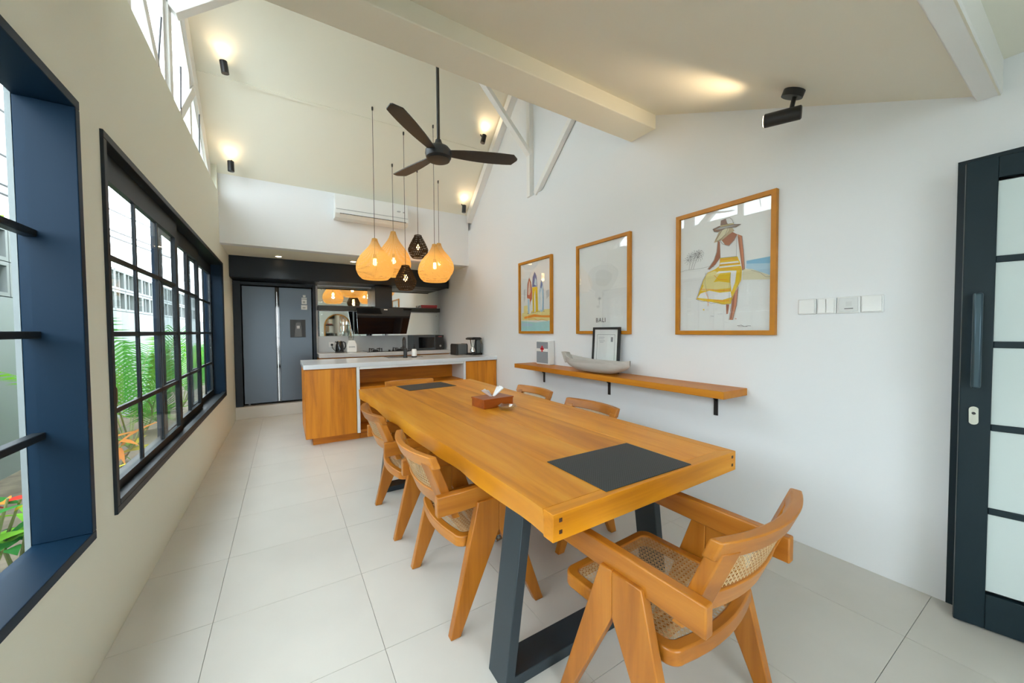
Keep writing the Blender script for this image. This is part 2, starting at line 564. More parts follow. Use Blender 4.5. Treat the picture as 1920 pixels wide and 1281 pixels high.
MB().bar((XR + 0.01, 3.79, CH - 0.02), (XR + 0.01, 2.75, 3.95), 0.07, 0.06, upv=(1, 0, 0)).build('truss_strut', M['white'], wall_right, bevel=0.004)
MB().bar((XR, RIDGE_Y, 3.56), (1.62, RIDGE_Y, 4.68), 0.08, 0.05).build('knee_brace', M['white'], wall_right, bevel=0.004)

# ---- walls at the kitchen end and behind the camera
wall_back = struct(MB().box(XL, XR, YB, YB + 0.14, SOF, BWT + 0.05).build('wall_back', M['plaster']))
b = MB()
b.box(0.46, XRO, YK, YK + 0.12, -0.09, SOF + 0.1)
b.box(XO, 0.50, 7.78, 7.9, -0.09, SOF + 0.1)
struct(b.build('wall_kitchen', M['plaster']))
b = MB()
ND = (-0.60, 1.20, 2.36)
b.box(XO, ND[0], YN - 0.15, YN, -0.09, 2.7)
b.box(ND[1], XRO, YN - 0.15, YN, -0.09, 2.7)
b.box(ND[0], ND[1], YN - 0.15, YN, ND[2], 2.7)
struct(b.build('wall_near', M['plaster']))

# ---- ceilings
b = MB()
T = 0.12
b.prism([(6.55, zroof(6.55)), (RIDGE_Y, RIDGE_Z), (RIDGE_Y, RIDGE_Z + T), (6.55, zroof(6.55) + T)], 'x', XO, XRO)
b.prism([(RIDGE_Y, RIDGE_Z), (2.0, zroof(2.0)), (2.0, zroof(2.0) + T), (RIDGE_Y, RIDGE_Z + T)], 'x', XO, XRO)
b.prism([(2.2, znear(2.2)), (0.27, znear(0.27)), (0.27, znear(0.27) + T), (2.2, znear(2.2) + T)], 'x', XO, XRO)
b.box(XO, XRO, YN - 0.15, 0.30, 2.50, 2.62)
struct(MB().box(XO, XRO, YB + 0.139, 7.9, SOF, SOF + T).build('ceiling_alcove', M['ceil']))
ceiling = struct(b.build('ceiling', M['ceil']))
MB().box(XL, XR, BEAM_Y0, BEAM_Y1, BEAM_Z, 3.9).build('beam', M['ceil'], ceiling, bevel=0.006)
MB().box(XL, XR, 0.265, 0.338, 2.352, 2.62).build('beam', M['white'], ceiling, bevel=0.006)
MB().bar((XL - 0.05, 4.955, zroof(4.955) - 0.006), (XR + 0.04, 4.955, zroof(4.955) - 0.006), 0.03, 0.022, upv=(0, 0.67, 0.74)).build('ceiling_batten', M['ceil'], ceiling)
MB().box(XL, XR, RIDGE_Y - 0.05, RIDGE_Y + 0.05, RIDGE_Z - 0.24, RIDGE_Z - 0.02).build('ridge_beam', M['white'], ceiling, bevel=0.004)

# ------------------------------------------------------------------ windows on the left wall
ZROWS = [2.045, 1.69, 1.325, 0.957, 0.625]


def window_frame(root, y0, y1, depth, m):
    oy = root.location.y
    def q(n, *a):
        MB().box(*a).build(n, m, root, bevel=0.003)
    z0, z1 = WZ0 - root.location.z, WZ1 - root.location.z
    t = 0.035
    q('frame_head', -depth, 0.012, y0 - oy, y1 - oy, z1 - t, z1)
    q('frame_sill', -depth, 0.012, y0 - oy, y1 - oy, z0, z0 + t)
    q('frame_jamb', -depth, 0.012, y0 - oy, y0 + t - oy, z0 + t, z1 - t)
    q('frame_jamb', -depth, 0.012, y1 - t - oy, y1 - oy, z0 + t, z1 - t)


# window 1: fixed, deep navy reveal, glazing bars
win1 = struct(empty('window_1', (XL, W1[1], WZ0)))
window_frame(win1, W1[0], W1[1], 0.142, M['navy'])
gx = -0.113
y_in0, y_in1 = W1[0] + 0.035 - W1[1], -0.035
MB().box(gx - 0.002, gx + 0.002, y_in0 - 0.004, y_in1 + 0.004, 0.032, WZ1 - WZ0 - 0.032).build('pane', M['glass'], win1)
for z in ZROWS[1:4]:
    MB().box(gx - 0.018, gx + 0.018, y_in0, y_in1, z - WZ0 - 0.013, z - WZ0 + 0.013).build('glazing_bar', M['dark'], win1, bevel=0.003)
for k in range(1, 4):
    y = y_in1 - 0.55 * k
    MB().box(gx - 0.016, gx + 0.016, y - 0.013, y + 0.013, 0.035, WZ1 - WZ0 - 0.035).build('glazing_bar', M['dark'], win1, bevel=0.003)
MB().box(-0.158, -0.143, -0.035, 0.015, 0.0, WZ1 - WZ0).build('outer_trim', M['extwall'], win1)

# window 2: three sliding sashes, three panes by four each
win2 = struct(empty('window_2', (XL, W2[0], WZ0)))
window_frame(win2, W2[0], W2[1], 0.158, M['dark'])
for (ya, yb, dx) in ((2.36, 3.78, -0.045), (3.46, 4.85, -0.083), (4.55, 5.875, -0.121)):
    sa = bpy.data.objects.new('sash', MB().box(dx - 0.013, dx + 0.013, ya - W2[0], ya + 0.075 - W2[0], 0.04, WZ1 - WZ0 - 0.04)
                              .box(dx - 0.013, dx + 0.013, yb - 0.075 - W2[0], yb - W2[0], 0.04, WZ1 - WZ0 - 0.04)
                              .box(dx - 0.013, dx + 0.013, ya + 0.075 - W2[0], yb - 0.075 - W2[0], 0.04, 0.625 - WZ0)
                              .box(dx - 0.013, dx + 0.013, ya + 0.075 - W2[0], yb - 0.075 - W2[0], ZROWS[0] - WZ0, WZ1 - WZ0 - 0.04).mesh('sash', M['dark']))
    COL.objects.link(sa)
    sa.parent = win2
    ia, ib = ya + 0.075 - W2[0], yb - 0.075 - W2[0]
    step = (ib - ia) / 3
    for k in (1, 2):
        MB().box(dx - 0.007, dx + 0.007, ia + k * step - 0.012, ia + k * step + 0.012, 0.1, ZROWS[0] - WZ0).build('glazing_bar', M['dark'], sa)
    for z in ZROWS[1:4]:
        MB().box(dx - 0.007, dx + 0.007, ia, ib, z - WZ0 - 0.012, z - WZ0 + 0.012).build('glazing_bar', M['dark'], sa)
    for k in range(3):
        for r in range(4):
            MB().box(dx - 0.002, dx + 0.002, ia + k * step + 0.012, ia + (k + 1) * step - 0.012, ZROWS[r + 1] - WZ0 + (0.012 if r < 3 else 0), ZROWS[r] - WZ0 - (0.012 if r > 0 else 0)).build('pane', M['glass'], sa)
# navy posts standing outside between the sashes, far reveal
for yp in (3.80, 4.86):
    MB().box(-0.182, -0.141, yp - W2[0] - 0.025, yp - W2[0] + 0.025, 0, WZ1 - WZ0).build('mullion_post', M['navy'], win2, bevel=0.003)
MB().box(-0.182, -0.159, W2[1] - W2[0] - 0.03, W2[1] - W2[0], 0, WZ1 - WZ0).build('mullion_post', M['navy'], win2, bevel=0.003)
MB().box(-0.155, 0.0, W2[1] - W2[0] - 0.045, W2[1] - W2[0] - 0.035, 0.035, WZ1 - WZ0 - 0.035).build('reveal_lining', M['navy'], win2)
MB().box(-0.028, 0.012, 0.04, W2[1] - W2[0] - 0.04, 0.035, 0.058).build('sill_track', M['dark'], win2)

# ------------------------------------------------------------------ open glazed door at the right
M['doorpaint'] = mat('slate_navy_door_paint', (0.010, 0.022, 0.030), 0.42, spec=0.25)
DW, DH = 0.92, 2.045
dang = math.atan2(-0.974, 0.225)
door = struct(empty('door_1', (2.562, 0.342, 0.008), dang))
def dq(n, m, *a, par=door, bev=0.003):
    return MB().box(*a).build(n, m, par, bevel=bev)
TD = 0.034
dq('door_stile', M['doorpaint'], 0, 0.088, 0, TD, 0, DH)
dq('door_stile', M['doorpaint'], DW - 0.088, DW, 0, TD, 0, DH)
dq('door_rail', M['doorpaint'], 0.088, DW - 0.088, 0, TD, 1.955, DH)
dq('door_rail', M['doorpaint'], 0.088, DW - 0.088, 0, TD, 0, 0.155)
zs = [0.155, 0.522, 0.888, 1.247, 1.612, 1.955]
for k in range(5):
    dq('pane', M['frost'], 0.088, DW - 0.088, TD / 2 - 0.004, TD / 2 + 0.004, zs[k] + 0.012, zs[k + 1] - 0.012, bev=0)
for z in zs[1:5]:
    dq('glazing_bar', M['doorpaint'], 0.088, DW - 0.088, 0.004, TD - 0.004, z - 0.014, z + 0.014)
hd = MB().box(0.024, 0.052, -0.06, -0.035, 1.06, 1.47).build('door_handle', mat('blue_grey_handle', (0.05, 0.085, 0.11), 0.3, metal=0.5), door, bevel=0.008)
MB().box(0.03, 0.046, -0.036, 0.0, 1.10, 1.12).box(0.03, 0.046, -0.036, 0.0, 1.41, 1.43).build('handle_mount', M['blackmetal'], hd)
lk = MB().prism([(0.026 + 0.014 * math.cos(t) + 0.014, 0.935 + (0.026 if math.sin(t) > 0 else -0.026) + 0.014 * math.sin(t)) for t in [k * PI / 8 for k in range(16)]], 'y', -0.006, 0).build('lock_plate', M['chrome'], door)
MB().prism([(0.04 + 0.006 * math.cos(k * PI / 4), 0.945 + 0.006 * math.sin(k * PI / 4)) for k in range(8)], 'y', -0.010, -0.004).build('keyhole', M['black'], lk)
# doorway lining in the right wall
b = MB()
b.box(XR - 0.004, XRO, DY1 - 0.03, DY1, 0, 2.10)
b.box(XR - 0.004, XRO, DY0, DY0 + 0.03, 0, 2.10)
b.box(XR - 0.004, XRO, DY0 + 0.03, DY1 - 0.03, 2.07, 2.10)
struct(b.build('trim_1', M['doorpaint']))
b = MB()
b.box(3.9, 4.0, -1.2, 1.0, -0.09, 2.6).box(XRO, 3.9, -1.3, -1.2, -0.09, 2.6).box(XRO, 3.9, 0.9, 1.0, -0.09, 2.6).box(XRO, 3.9, -1.2, 0.9, 2.5, 2.6).box(XRO, 3.9, -1.2, 0.9, -0.09, -0.002)
struct(b.build('doorway_sky_block', M['plaster']))  # unseen box added beyond the doorway to keep sky light off the floor

# unseen glazed double door added behind the camera to let in more daylight
added_door = struct(empty('added_daylight_door', (ND[0], YN - 0.08, 0)))
for k in range(2):
    x0 = 0.0 + k * 0.90
    b = MB()
    b.box(x0, x0 + 0.07, -0.02, 0.02, 0, ND[2]).box(x0 + 0.83, x0 + 0.90, -0.02, 0.02, 0, ND[2])
    b.box(x0 + 0.07, x0 + 0.83, -0.02, 0.02, 0, 0.12).box(x0 + 0.07, x0 + 0.83, -0.02, 0.02, ND[2] - 0.1, ND[2])
    for z in (0.6, 1.1, 1.6):
        b.box(x0 + 0.07, x0 + 0.83, -0.012, 0.012, z - 0.012, z + 0.012)
    lf = b.build('door_leaf', M['navy'], added_door)
    MB().box(x0 + 0.07, x0 + 0.83, -0.002, 0.002, 0.12, ND[2] - 0.1).build('pane', M['glass'], lf)

# ------------------------------------------------------------------ garden outside the left windows
struct(MB().box(-30, 30, -30, 40, -0.30, -0.10).build('ground', M['paving']))
struct(MB().box(-2.25, XO - 0.02, -4, 14, -0.12, 0.06).build('garden_bed', M['soil']))
GX = -2.12
gw = MB().box(GX - 0.15, GX, -4, 15, -0.12, 1.66).build('garden_wall', M['extwall'])
tag(gw, 'pale rendered garden wall with hollow blocks along its top outside the windows', 'wall')
bl = MB()
pw, ph = 0.40, 0.31
bl.ring([(-pw / 2, 0), (pw / 2, 0), (pw / 2, ph), (-pw / 2, ph)], [(-pw / 2 + 0.035, 0.035), (pw / 2 - 0.035, 0.035), (pw / 2 - 0.035, ph - 0.035), (-pw / 2 + 0.035, ph - 0.035)], 'x', -0.14, 0.0)
bl.box(-0.13, -0.01, -0.014, 0.014, 0.035, ph - 0.035)
bl.box(-0.14, -0.12, -pw / 2 + 0.035, pw / 2 - 0.035, 0.035, ph - 0.035, 1)
bme = bl.mesh('hollow_block', [M['blockgrey'], M['blockdark']])
for r in range(2):
    for k in range(28):
        link('hollow_block', bme, gw, (GX, 2.6 + k * (pw + 0.012), 1.668 + r * (ph + 0.008)))

# cables crossing the sky
for k, (x, z, s) in enumerate(((-3.4, 3.55, 0.25), (-3.2, 2.95, 0.16), (-3.0, 2.70, 0.12), (-3.5, 4.3, 0.3))):
    pts = [(x + 0.12 * t, -2 + 17 * t, z + 0.9 * t - s * 4 * t * (1 - t)) for t in [i / 20 for i in range(21)]]
    c = MB().tube(pts, 0.022, 6).build('overhead_cable', M['black'])
    tag(c, ['topmost but one overhead cable in the sky outside', 'third overhead cable down in the sky outside', 'lowest overhead cable in the sky outside the windows', 'topmost overhead cable in the sky outside the windows'][k], 'cable', 'overhead cables outside')


def leaf(L, W, droop=0.25, fold=0.12, n=6):
    """pointed leaf along +x, drooping in z"""
    bb = MB()
    def fn(u, v):
        wd = W * math.sin(PI * min(1, (0.04 + 0.96 * u)) ** 0.8) * (1 - 0.15 * u)
        return (L * u, (v - 0.5) * wd, -droop * L * u * u + abs(v - 0.5) * 2 * fold * wd)
    bb.grid(fn, n, 2)
    return bb


def palm(base, n, Lf, label, seed, lean=0.0, hmin=0.75):
    R = random.Random(seed)
    root = empty('areca_palm', base, 0, label, 'plant')
    for k in range(n):
        az = 2 * PI * k / n + R.uniform(-0.3, 0.3)
        el = R.uniform(hmin, 1.25)
        Lk = Lf * R.uniform(0.75, 1.1)
        bb = MB()
        pts = []
        for i in range(9):
            t = i / 8
            rr = Lk * t
            out = rr * math.cos(el) * (1 + 0.3 * t)
            hz = rr * math.sin(el) - 0.42 * Lk * t * t * math.cos(el)
            px = out * math.cos(az)
            px = math.copysign(0.30 * (1 - math.exp(-abs(px) / 0.30)), px)
            pts.append(Vector((px, out * math.sin(az), hz)))
        bb.tube(pts, [0.009 - 0.006 * i / 8 for i in range(9)], 5, 0)
        side = Vector((-math.sin(az), math.cos(az), 0))
        for i in range(26):
            t = 0.28 + 0.70 * i / 25
            f = t * 8
            a = pts[min(int(f), 7)].lerp(pts[min(int(f), 7) + 1], f - int(f))
            dr = (pts[min(int(f), 7) + 1] - pts[min(int(f), 7)]).normalized()
            ll = 0.30 * Lk / 1.0 * (1 - 0.65 * abs(t - 0.5)) * R.uniform(0.85, 1.1)
            for sg in (-1, 1):
                d = (side * sg + dr * 0.75).normalized()
                wv = dr * 0.011
                e1 = a + d * ll * 0.55 + Vector((0, 0, 0.02))
                e2 = a + d * ll - Vector((0, 0, 0.16 * ll))
                for e_ in (e1, e2):
                    e_.x = max(-0.60, min(0.40, e_.x))
                bb.add([a - wv * 0.5, a + wv * 0.5, e1 + wv, e1 - wv, e2], [(0, 1, 2, 3), (3, 2, 4)], 1)
        bb.build('frond', [M['stem'], M['leaf'] if k % 3 else M['leaf2']], root)
    return root


palm((-1.46, 5.60, 0.06), 9, 1.70, 'green feathery palm outside the nearer sliding sash', 3)
palm((-1.5, 8.2, 0.06), 8, 1.35, 'green feathery palm outside the middle sliding sash', 8)
palm((-1.40, 10.6, 0.06), 10, 1.25, 'upright green palm outside the farthest sliding sash', 12, hmin=0.8)


def leafy(name, base, spec, label, cat, seed, stems=4, height=0.6):
    R = random.Random(seed)
    root = empty(name, base, 0, label, cat)
    tops = []
    for k in range(stems):
        a = R.uniform(0, 2 * PI)
        tip = Vector((0.14 * math.cos(a), 0.14 * math.sin(a), height * R.uniform(0.7, 1)))
        pts = [Vector((0, 0, 0)).lerp(tip, t) + Vector((0, 0, 0)) for t in (0, 0.5, 1)]
        MB().tube(pts, [0.010, 0.008, 0.005], 6).build('stem', M['stem'], root)
        tops.append(tip)
    meshes = [leaf(L, W, 0.35).mesh('leaf', mm) for (L, W, mm, c) in spec]
    for me, (L, W, mm, c) in zip(meshes, spec):
        for q in range(c):
            tp = R.choice(tops) * R.uniform(0.45, 1.0)
            link('leaf', me, root, tp, (R.uniform(-0.4, 0.4), R.uniform(-0.9, 0.2), R.uniform(0, 2 * PI)))
    return root


leafy('croton_bush', (-1.20, 2.62, 0.04), [(0.20, 0.075, M['leaf2'], 9), (0.20, 0.08, M['leaf_g'], 8), (0.16, 0.06, M['leaf_o'], 5), (0.14, 0.06, M['leaf_r'], 3), (0.17, 0.06, M['leaf_y'], 4)],
      'croton bush with green, orange and red leaves outside the nearest window', 'plant', 5, 5, 0.62)
leafy('croton_bush', (-1.22, 2.98, 0.04), [(0.22, 0.08, M['leaf2'], 8), (0.20, 0.08, M['leaf_g'], 8), (0.15, 0.06, M['leaf_r'], 3)],
      'mostly green croton bush just beyond the red and orange one', 'plant', 15, 4, 0.50)
leafy('bromeliad', (-1.34, 4.80, 0.05), [(0.36, 0.05, M['leaf_o'], 8), (0.34, 0.05, M['leaf_y'], 8), (0.36, 0.055, M['leaf2'], 6)],
      'bromeliad with orange and yellow strap leaves under the garden lamp', 'plant', 6, 3, 0.34)
leafy('bromeliad', (-1.26, 3.72, 0.05), [(0.32, 0.05, M['leaf_y'], 9), (0.32, 0.05, M['leaf2'], 9)],
      'yellow green bromeliad nearest the camera below the near sash', 'plant', 9, 3, 0.26)
leafy('bromeliad', (-1.36, 6.5, 0.05), [(0.40, 0.05, M['leaf2'], 10), (0.40, 0.05, M['leaf'], 10)],
      'plain green strap leaved plant beyond the nearer palm', 'plant', 10, 3, 0.3)

# tree over the garden wall
tr = empty('garden_tree', (-4.1, 9.6, -0.1), 0, 'leafy green tree rising behind the garden wall', 'tree')
MB().tube([(0, 0, 0), (0.05, 0, 1.3), (0, 0.1, 2.6)], [0.12, 0.10, 0.06], 8).build('trunk', M['bark'], tr)
R_ = random.Random(4)
bb = MB()
for k in range(2600):
    v = Vector((R_.gauss(0, 1), R_.gauss(0, 1), R_.gauss(0, 1))).normalized() * (R_.random() ** 0.4)
    c = Vector((v.x * 0.95, v.y * 1.5, 2.75 + v.z * 0.62))
    d = Vector((R_.uniform(-1, 1), R_.uniform(-1, 1), R_.uniform(-0.6, 0.6))).normalized()
    s = d.orthogonal().normalized()
    bb.add([c - s * 0.03, c + d * 0.07, c + s * 0.03, c - d * 0.05], [(0, 1, 2, 3)])
tag(bb.build('foliage', M['leaf2'], tr), kind='stuff')

# garden spotlight on its spike, seen through the nearest sash
gs = empty('garden_spotlight', (-1.2, 4.22, 0.05), 0, 'small black spotlight on a stake in the garden bed', 'lamp')
MB().tube([(0, 0, 0), (0, 0, 0.76)], 0.010, 8).build('stake', M['black'], gs)
MB().lathe([(0.03, 0.70), (0.036, 0.72), (0.036, 0.83), (0.028, 0.845)], 16).build('lamp_housing', M['black'], gs)
MB().box(-0.012, 0.012, -0.09, 0.03, 0.87, 0.90).tube([(0, 0, 0.84), (0, 0, 0.88)], 0.008, 8).build('lamp_bracket', M['black'], gs)
# ------------------------------------------------------------------ dining table
table = empty('dining_table', (1.22, 2.35, 0), 0, 'long teak dining table with a wavy natural left edge and black steel legs', 'table')
TZ, TT = 0.765, 0.088
NL, NR, FL, FR = Vector((0.685, 0.878)), Vector((1.768, 0.895)), Vector((0.602, 3.82)), Vector((1.85, 3.93))
ox, oy = 1.22, 2.35


def tp(u, v):
    """u across 0..1 left to right, v along 0..1 near to far"""
    a = NL.lerp(FL, v)
    c = NR.lerp(FR, v)
    return a.lerp(c, u)


END_V = 0.017
EDGE_U = 0.945
cuts = [0.0, 0.235, 0.47, 0.71, EDGE_U]
def live(v):
    return (0.006 * math.sin(v * 9.0 + 0.5) + 0.005 * math.sin(v * 23 + 1.3) + 0.002 * math.sin(v * 57)) * min(1, (1 - v) * 12)
for k in range(4):
    N = 40 if k == 0 else 1
    L_, R__ = [], []
    for i in range(N + 1):
        v = END_V + (1 - END_V) * i / N
        p = tp(cuts[k], v)
        if k == 0:
            p = p + Vector((live(v) * min(1, (v - END_V) * 12), 0))
        else:
            p = p + Vector((0.0006, 0))
        q = tp(cuts[k + 1], v) - Vector((0.0006, 0))
        L_.append(p)
        R__.append(q)
    vs, fs = [], []
    for i in range(N + 1):
        lo = 0.004 * math.sin(i * 0.9) if k == 0 and 0 < i < N else 0
        vs += [(L_[i].x - ox, L_[i].y - oy, TZ), (R__[i].x - ox, R__[i].y - oy, TZ), (R__[i].x - ox, R__[i].y - oy, TZ - TT), (L_[i].x - ox + lo + (0.008 if k == 0 else 0), L_[i].y - oy, TZ - TT)]
    for i in range(N):
        a, c = i * 4, i * 4 + 4
        for e in range(4):
            fs.append((a + e, a + (e + 1) % 4, c + (e + 1) % 4, c + e))
    fs += [(3, 2, 1, 0), tuple(N * 4 + e for e in range(4))]
    MB().add(vs, fs).build('tabletop_plank', M['table'], table, bevel=0 if k == 0 else 0.0012, angle=25)
# end board and right edge strip, meeting in a mitre
def flat(pts, name, m):
    return MB().prism([(p.x - ox, p.y - oy) for p in pts], 'z', TZ - TT, TZ).build(name, m, table, bevel=0.002)
flat([tp(0, 0), tp(1, 0), tp(EDGE_U, END_V) , tp(0, END_V - 0.0005)], 'end_board', M['table_x'])
flat([tp(1, 0.0005), tp(1, 1), tp(EDGE_U + 0.0008, 1), tp(EDGE_U + 0.0008, END_V + 0.001)], 'edge_strip', M['table'])
pegm = mat('dark_wood_peg', (0.06, 0.022, 0.008), 0.5)
for u in (0.028, 0.972):
    for z in (0.742, 0.705):
        p = tp(u, 0)
        MB().box(p.x - ox - 0.006, p.x - ox + 0.006, p.y - oy - 0.0015, p.y - oy + 0.02, z - 0.006, z + 0.006).build('peg', pegm, table)
# trapezoid flat-bar steel frames
for (yc, xl0, xl1, xr0, xr1) in ((1.19, 0.655, 0.745, 1.60, 1.51), (3.16, 0.655, 0.745, 1.66, 1.57)):
    fr = MB()
    t, D = 0.042, 0.125
    z1 = TZ - TT
    poly = [(xl0, 0), (xr0, 0), (xr1, z1), (xl1, z1)]
    inn = [(xl0 + t + 0.004, t), (xr0 - t - 0.004, t), (xr1 - t, z1 - 0.012), (xl1 + t, z1 - 0.012)]
    fr.ring([(a - ox, c) for a, c in poly], [(a - ox, c) for a, c in inn], 'y', yc - oy - D / 2, yc - oy + D / 2)
    fr.build('leg_frame', M['legmetal'], table, bevel=0.003)

# ------------------------------------------------------------------ dining chairs (built once, copied)
def make_chair():
    root = empty('dining_chair')
    SW, SD, SZ = 0.25, 0.235, 0.410
    def outline(dx, n=6, r=0.045):
        pts = []
        w_, f_, k_ = SW - dx, SD - dx, SD - dx
        for cx_, cy_, a0 in ((w_ - r, f_ - r, 0), (-w_ + r, f_ - r, 90), (-w_ + r, -k_ + r, 180), (w_ - r, -k_ + r, 270)):
            for i in range(n + 1):
                t = math.radians(a0 + 90 * i / n)
                pts.append((cx_ + r * math.cos(t), cy_ + r * math.sin(t)))
            if a0 == 180:
                for i in range(1, 8):
                    x = (-w_ + r) + (2 * w_ - 2 * r) * i / 8
                    pts.append((x, -k_ - 0.026 * (1 - (x / (w_ - r)) ** 2)))
        return pts
    MB().ring(outline(0), outline(0.036, r=0.03), 'z', SZ - 0.05, SZ).build('seat_frame', M['chair_x'], root, bevel=0.006)

    def weave(fn, umax, vmax, pitch, name, w=0.0019):
        """real cane strands: pairs both ways plus two diagonals, mapped by fn(u,v,h)"""
        bb = MB()
        def strand(p0, p1, h, wd):
            p0, p1 = Vector(p0), Vector(p1)
            L = (p1 - p0).length
            if L < 0.01: return
            ns = max(2, int(L / 0.04))
            d = (p1 - p0) / L
            nn = Vector((-d.y, d.x)) * wd / 2
            vs = []
            for i in range(ns + 1):
                p = p0 + d * L * i / ns
                vs += [fn(p.x - nn.x, p.y - nn.y, h), fn(p.x + nn.x, p.y + nn.y, h)]
            bb.add(vs, [(2 * i, 2 * i + 1, 2 * i + 3, 2 * i + 2) for i in range(ns)])
        nx, ny = int(2 * umax / pitch), int(2 * vmax / pitch)
        for i in range(nx + 1):
            u = -umax + i * 2 * umax / nx
            for o_ in (-0.0019, 0.0019):
                strand((u + o_, -vmax), (u + o_, vmax), 0.0, w)
        for j in range(ny + 1):
            v = -vmax + j * 2 * vmax / ny
            for o_ in (-0.0019, 0.0019):
                strand((-umax, v + o_), (umax, v + o_), 0.0006, w)
        for sg in (1, -1):
            k = -umax - vmax + pitch / 2
            while k < umax + vmax:
                # line v = sg*u + k clipped to the panel
                us = [u for u in (-umax, umax)]
                u0 = max(-umax, min((sg * (-vmax - k)), (sg * (vmax - k))))
                u1 = min(umax, max((sg * (-vmax - k)), (sg * (vmax - k))))
                if u1 - u0 > 0.01:
                    strand((u0, sg * u0 + k), (u1, sg * u1 + k), 0.0012 if sg > 0 else 0.0018, w * 1.25)
                k += pitch
        return tag(bb.build(name, M['cane'], root, angle=180), 'woven cane panel with open holes', kind='stuff')

    def seat_fn(u, v, h):
        vv = v
        if v < 0:
            vv = v - 0.026 * (1 - min(1, (u / (SW - 0.045)) ** 2)) * (-v / SD)
        return (u, vv, SZ - 0.006 + h - 0.008 * math.cos(u * 6) * math.cos(v * 6))
    weave(seat_fn, SW - 0.034, SD - 0.034, 0.0165, 'cane_seat')

    for s in (-1, 1):
        xa, xb = s * 0.262, s * 0.298
        MB().prism([(-0.045, 0.57), (0.004, 0.57), (0.202, 0.0), (0.156, 0.0), (-0.045, 0.42)], 'x', xa, xb).build('leg', M['chair'], root, bevel=0.004)
        MB().prism([(-0.045, 0.57), (-0.152, 0.57), (-0.288, 0.0), (-0.242, 0.0), (-0.045, 0.42)], 'x', xa, xb).build('leg', M['chair'], root, bevel=0.004)
        MB().prism([(0.235, 0.555), (0.235, 0.635), (-0.335, 0.628), (-0.335, 0.540), (-0.10, 0.545)], 'x', s * 0.248, s * 0.284).build('armrest', M['chair_y'], root, bevel=0.005)
    MB().box(-0.262, 0.262, -0.125, -0.080, 0.312, 0.358).build('stretcher', M['chair_x'], root, bevel=0.004)

    def back(x, z, h=0.0):
        y = -0.268 - (z - 0.55) * 0.40 - 0.055 * (1 - (x / 0.26) ** 2) + 0.02
        return (x, y - h, z)
    def rail(x0, z0, z1, name, th=0.026):
        n = 16
        vs = []
        for i in range(n + 1):
            x = -x0 + 2 * x0 * i / n
            vs += [back(x, z0, -th / 2), back(x, z0, th / 2), back(x, z1, th / 2), back(x, z1, -th / 2)]
        fs = [(3, 2, 1, 0), tuple(n * 4 + e for e in range(4))]
        for i in range(n):
            for e in range(4):
                fs.append((i * 4 + e, i * 4 + (e + 1) % 4, i * 4 + 4 + (e + 1) % 4, i * 4 + 4 + e))
        MB().add(vs, fs).build(name, M['chair_x'], root, bevel=0.005)
    rail(0.262, 0.545, 0.620, 'back_rail', 0.03)
    rail(0.262, 0.740, 0.798, 'top_rail', 0.034)
    for s in (-1, 1):
        vs = []
        for i in range(7):
            z = 0.50 + 0.26 * i / 6
            for (dx, hh) in ((0.190, -0.02), (0.248, -0.02), (0.248, 0.02), (0.190, 0.02)):
                vs.append(back(s * dx, z, hh * (0.85 if i < 2 else 1)))
        fs = [(3, 2, 1, 0), (24, 25, 26, 27)]
        for i in range(6):
            for e in range(4):
                fs.append((i * 4 + e, i * 4 + (e + 1) % 4, i * 4 + 4 + (e + 1) % 4, i * 4 + 4 + e))
        MB().add(vs, fs).build('back_stile', M['chair'], root, bevel=0.004)
    weave(lambda u, v, h: back(u, 0.68 + v, h + 0.004), 0.192, 0.066, 0.0150, 'cane_back')
    return root


proto = make_chair()
CH_G = 'teak and cane dining chairs around the table'
chairs = [((1.155, 0.865), 0.05, 'teak and cane armchair at the near head of the table, nearest the camera'),
          ((0.865, 1.745), -PI / 2, 'teak and cane armchair on the window side, nearer of the two'),
          ((0.850, 2.640), -PI / 2, 'teak and cane armchair on the window side, nearer the kitchen island'),
          ((1.550, 1.975), PI / 2, 'teak and cane armchair tucked in under the long wall shelf, nearer the camera'),
          ((1.605, 2.77), PI / 2, 'teak and cane armchair on the wall side, farther from the camera'),
          ((1.150, 3.640), PI, 'teak and cane armchair at the far head of the table by the island')]
for i, ((x, y), rz, lab) in enumerate(chairs):
    c = proto if i == 0 else copy_tree(proto)
    c.location = (x, y, 0)
    c.rotation_euler = (0, 0, rz)
    tag(c, lab, 'chair', CH_G)

# ------------------------------------------------------------------ on the table
def placemat(cx, cy, w_, d_, rz, lab):
    o = MB().box(-w_ / 2, w_ / 2, -d_ / 2, d_ / 2, 0, 0.003).build('placemat', M['mat_black'], None, (cx, cy, TZ + 0.0004), (0, 0, rz), bevel=0.001)
    tag(o, lab, 'placemat', 'black woven placemats')
placemat(1.187, 1.075, 0.49, 0.345, -0.01, 'black woven placemat at the near end of the table')
placemat(1.225, 3.66, 0.50, 0.36, 0.10, 'black woven placemat at the far end of the table')

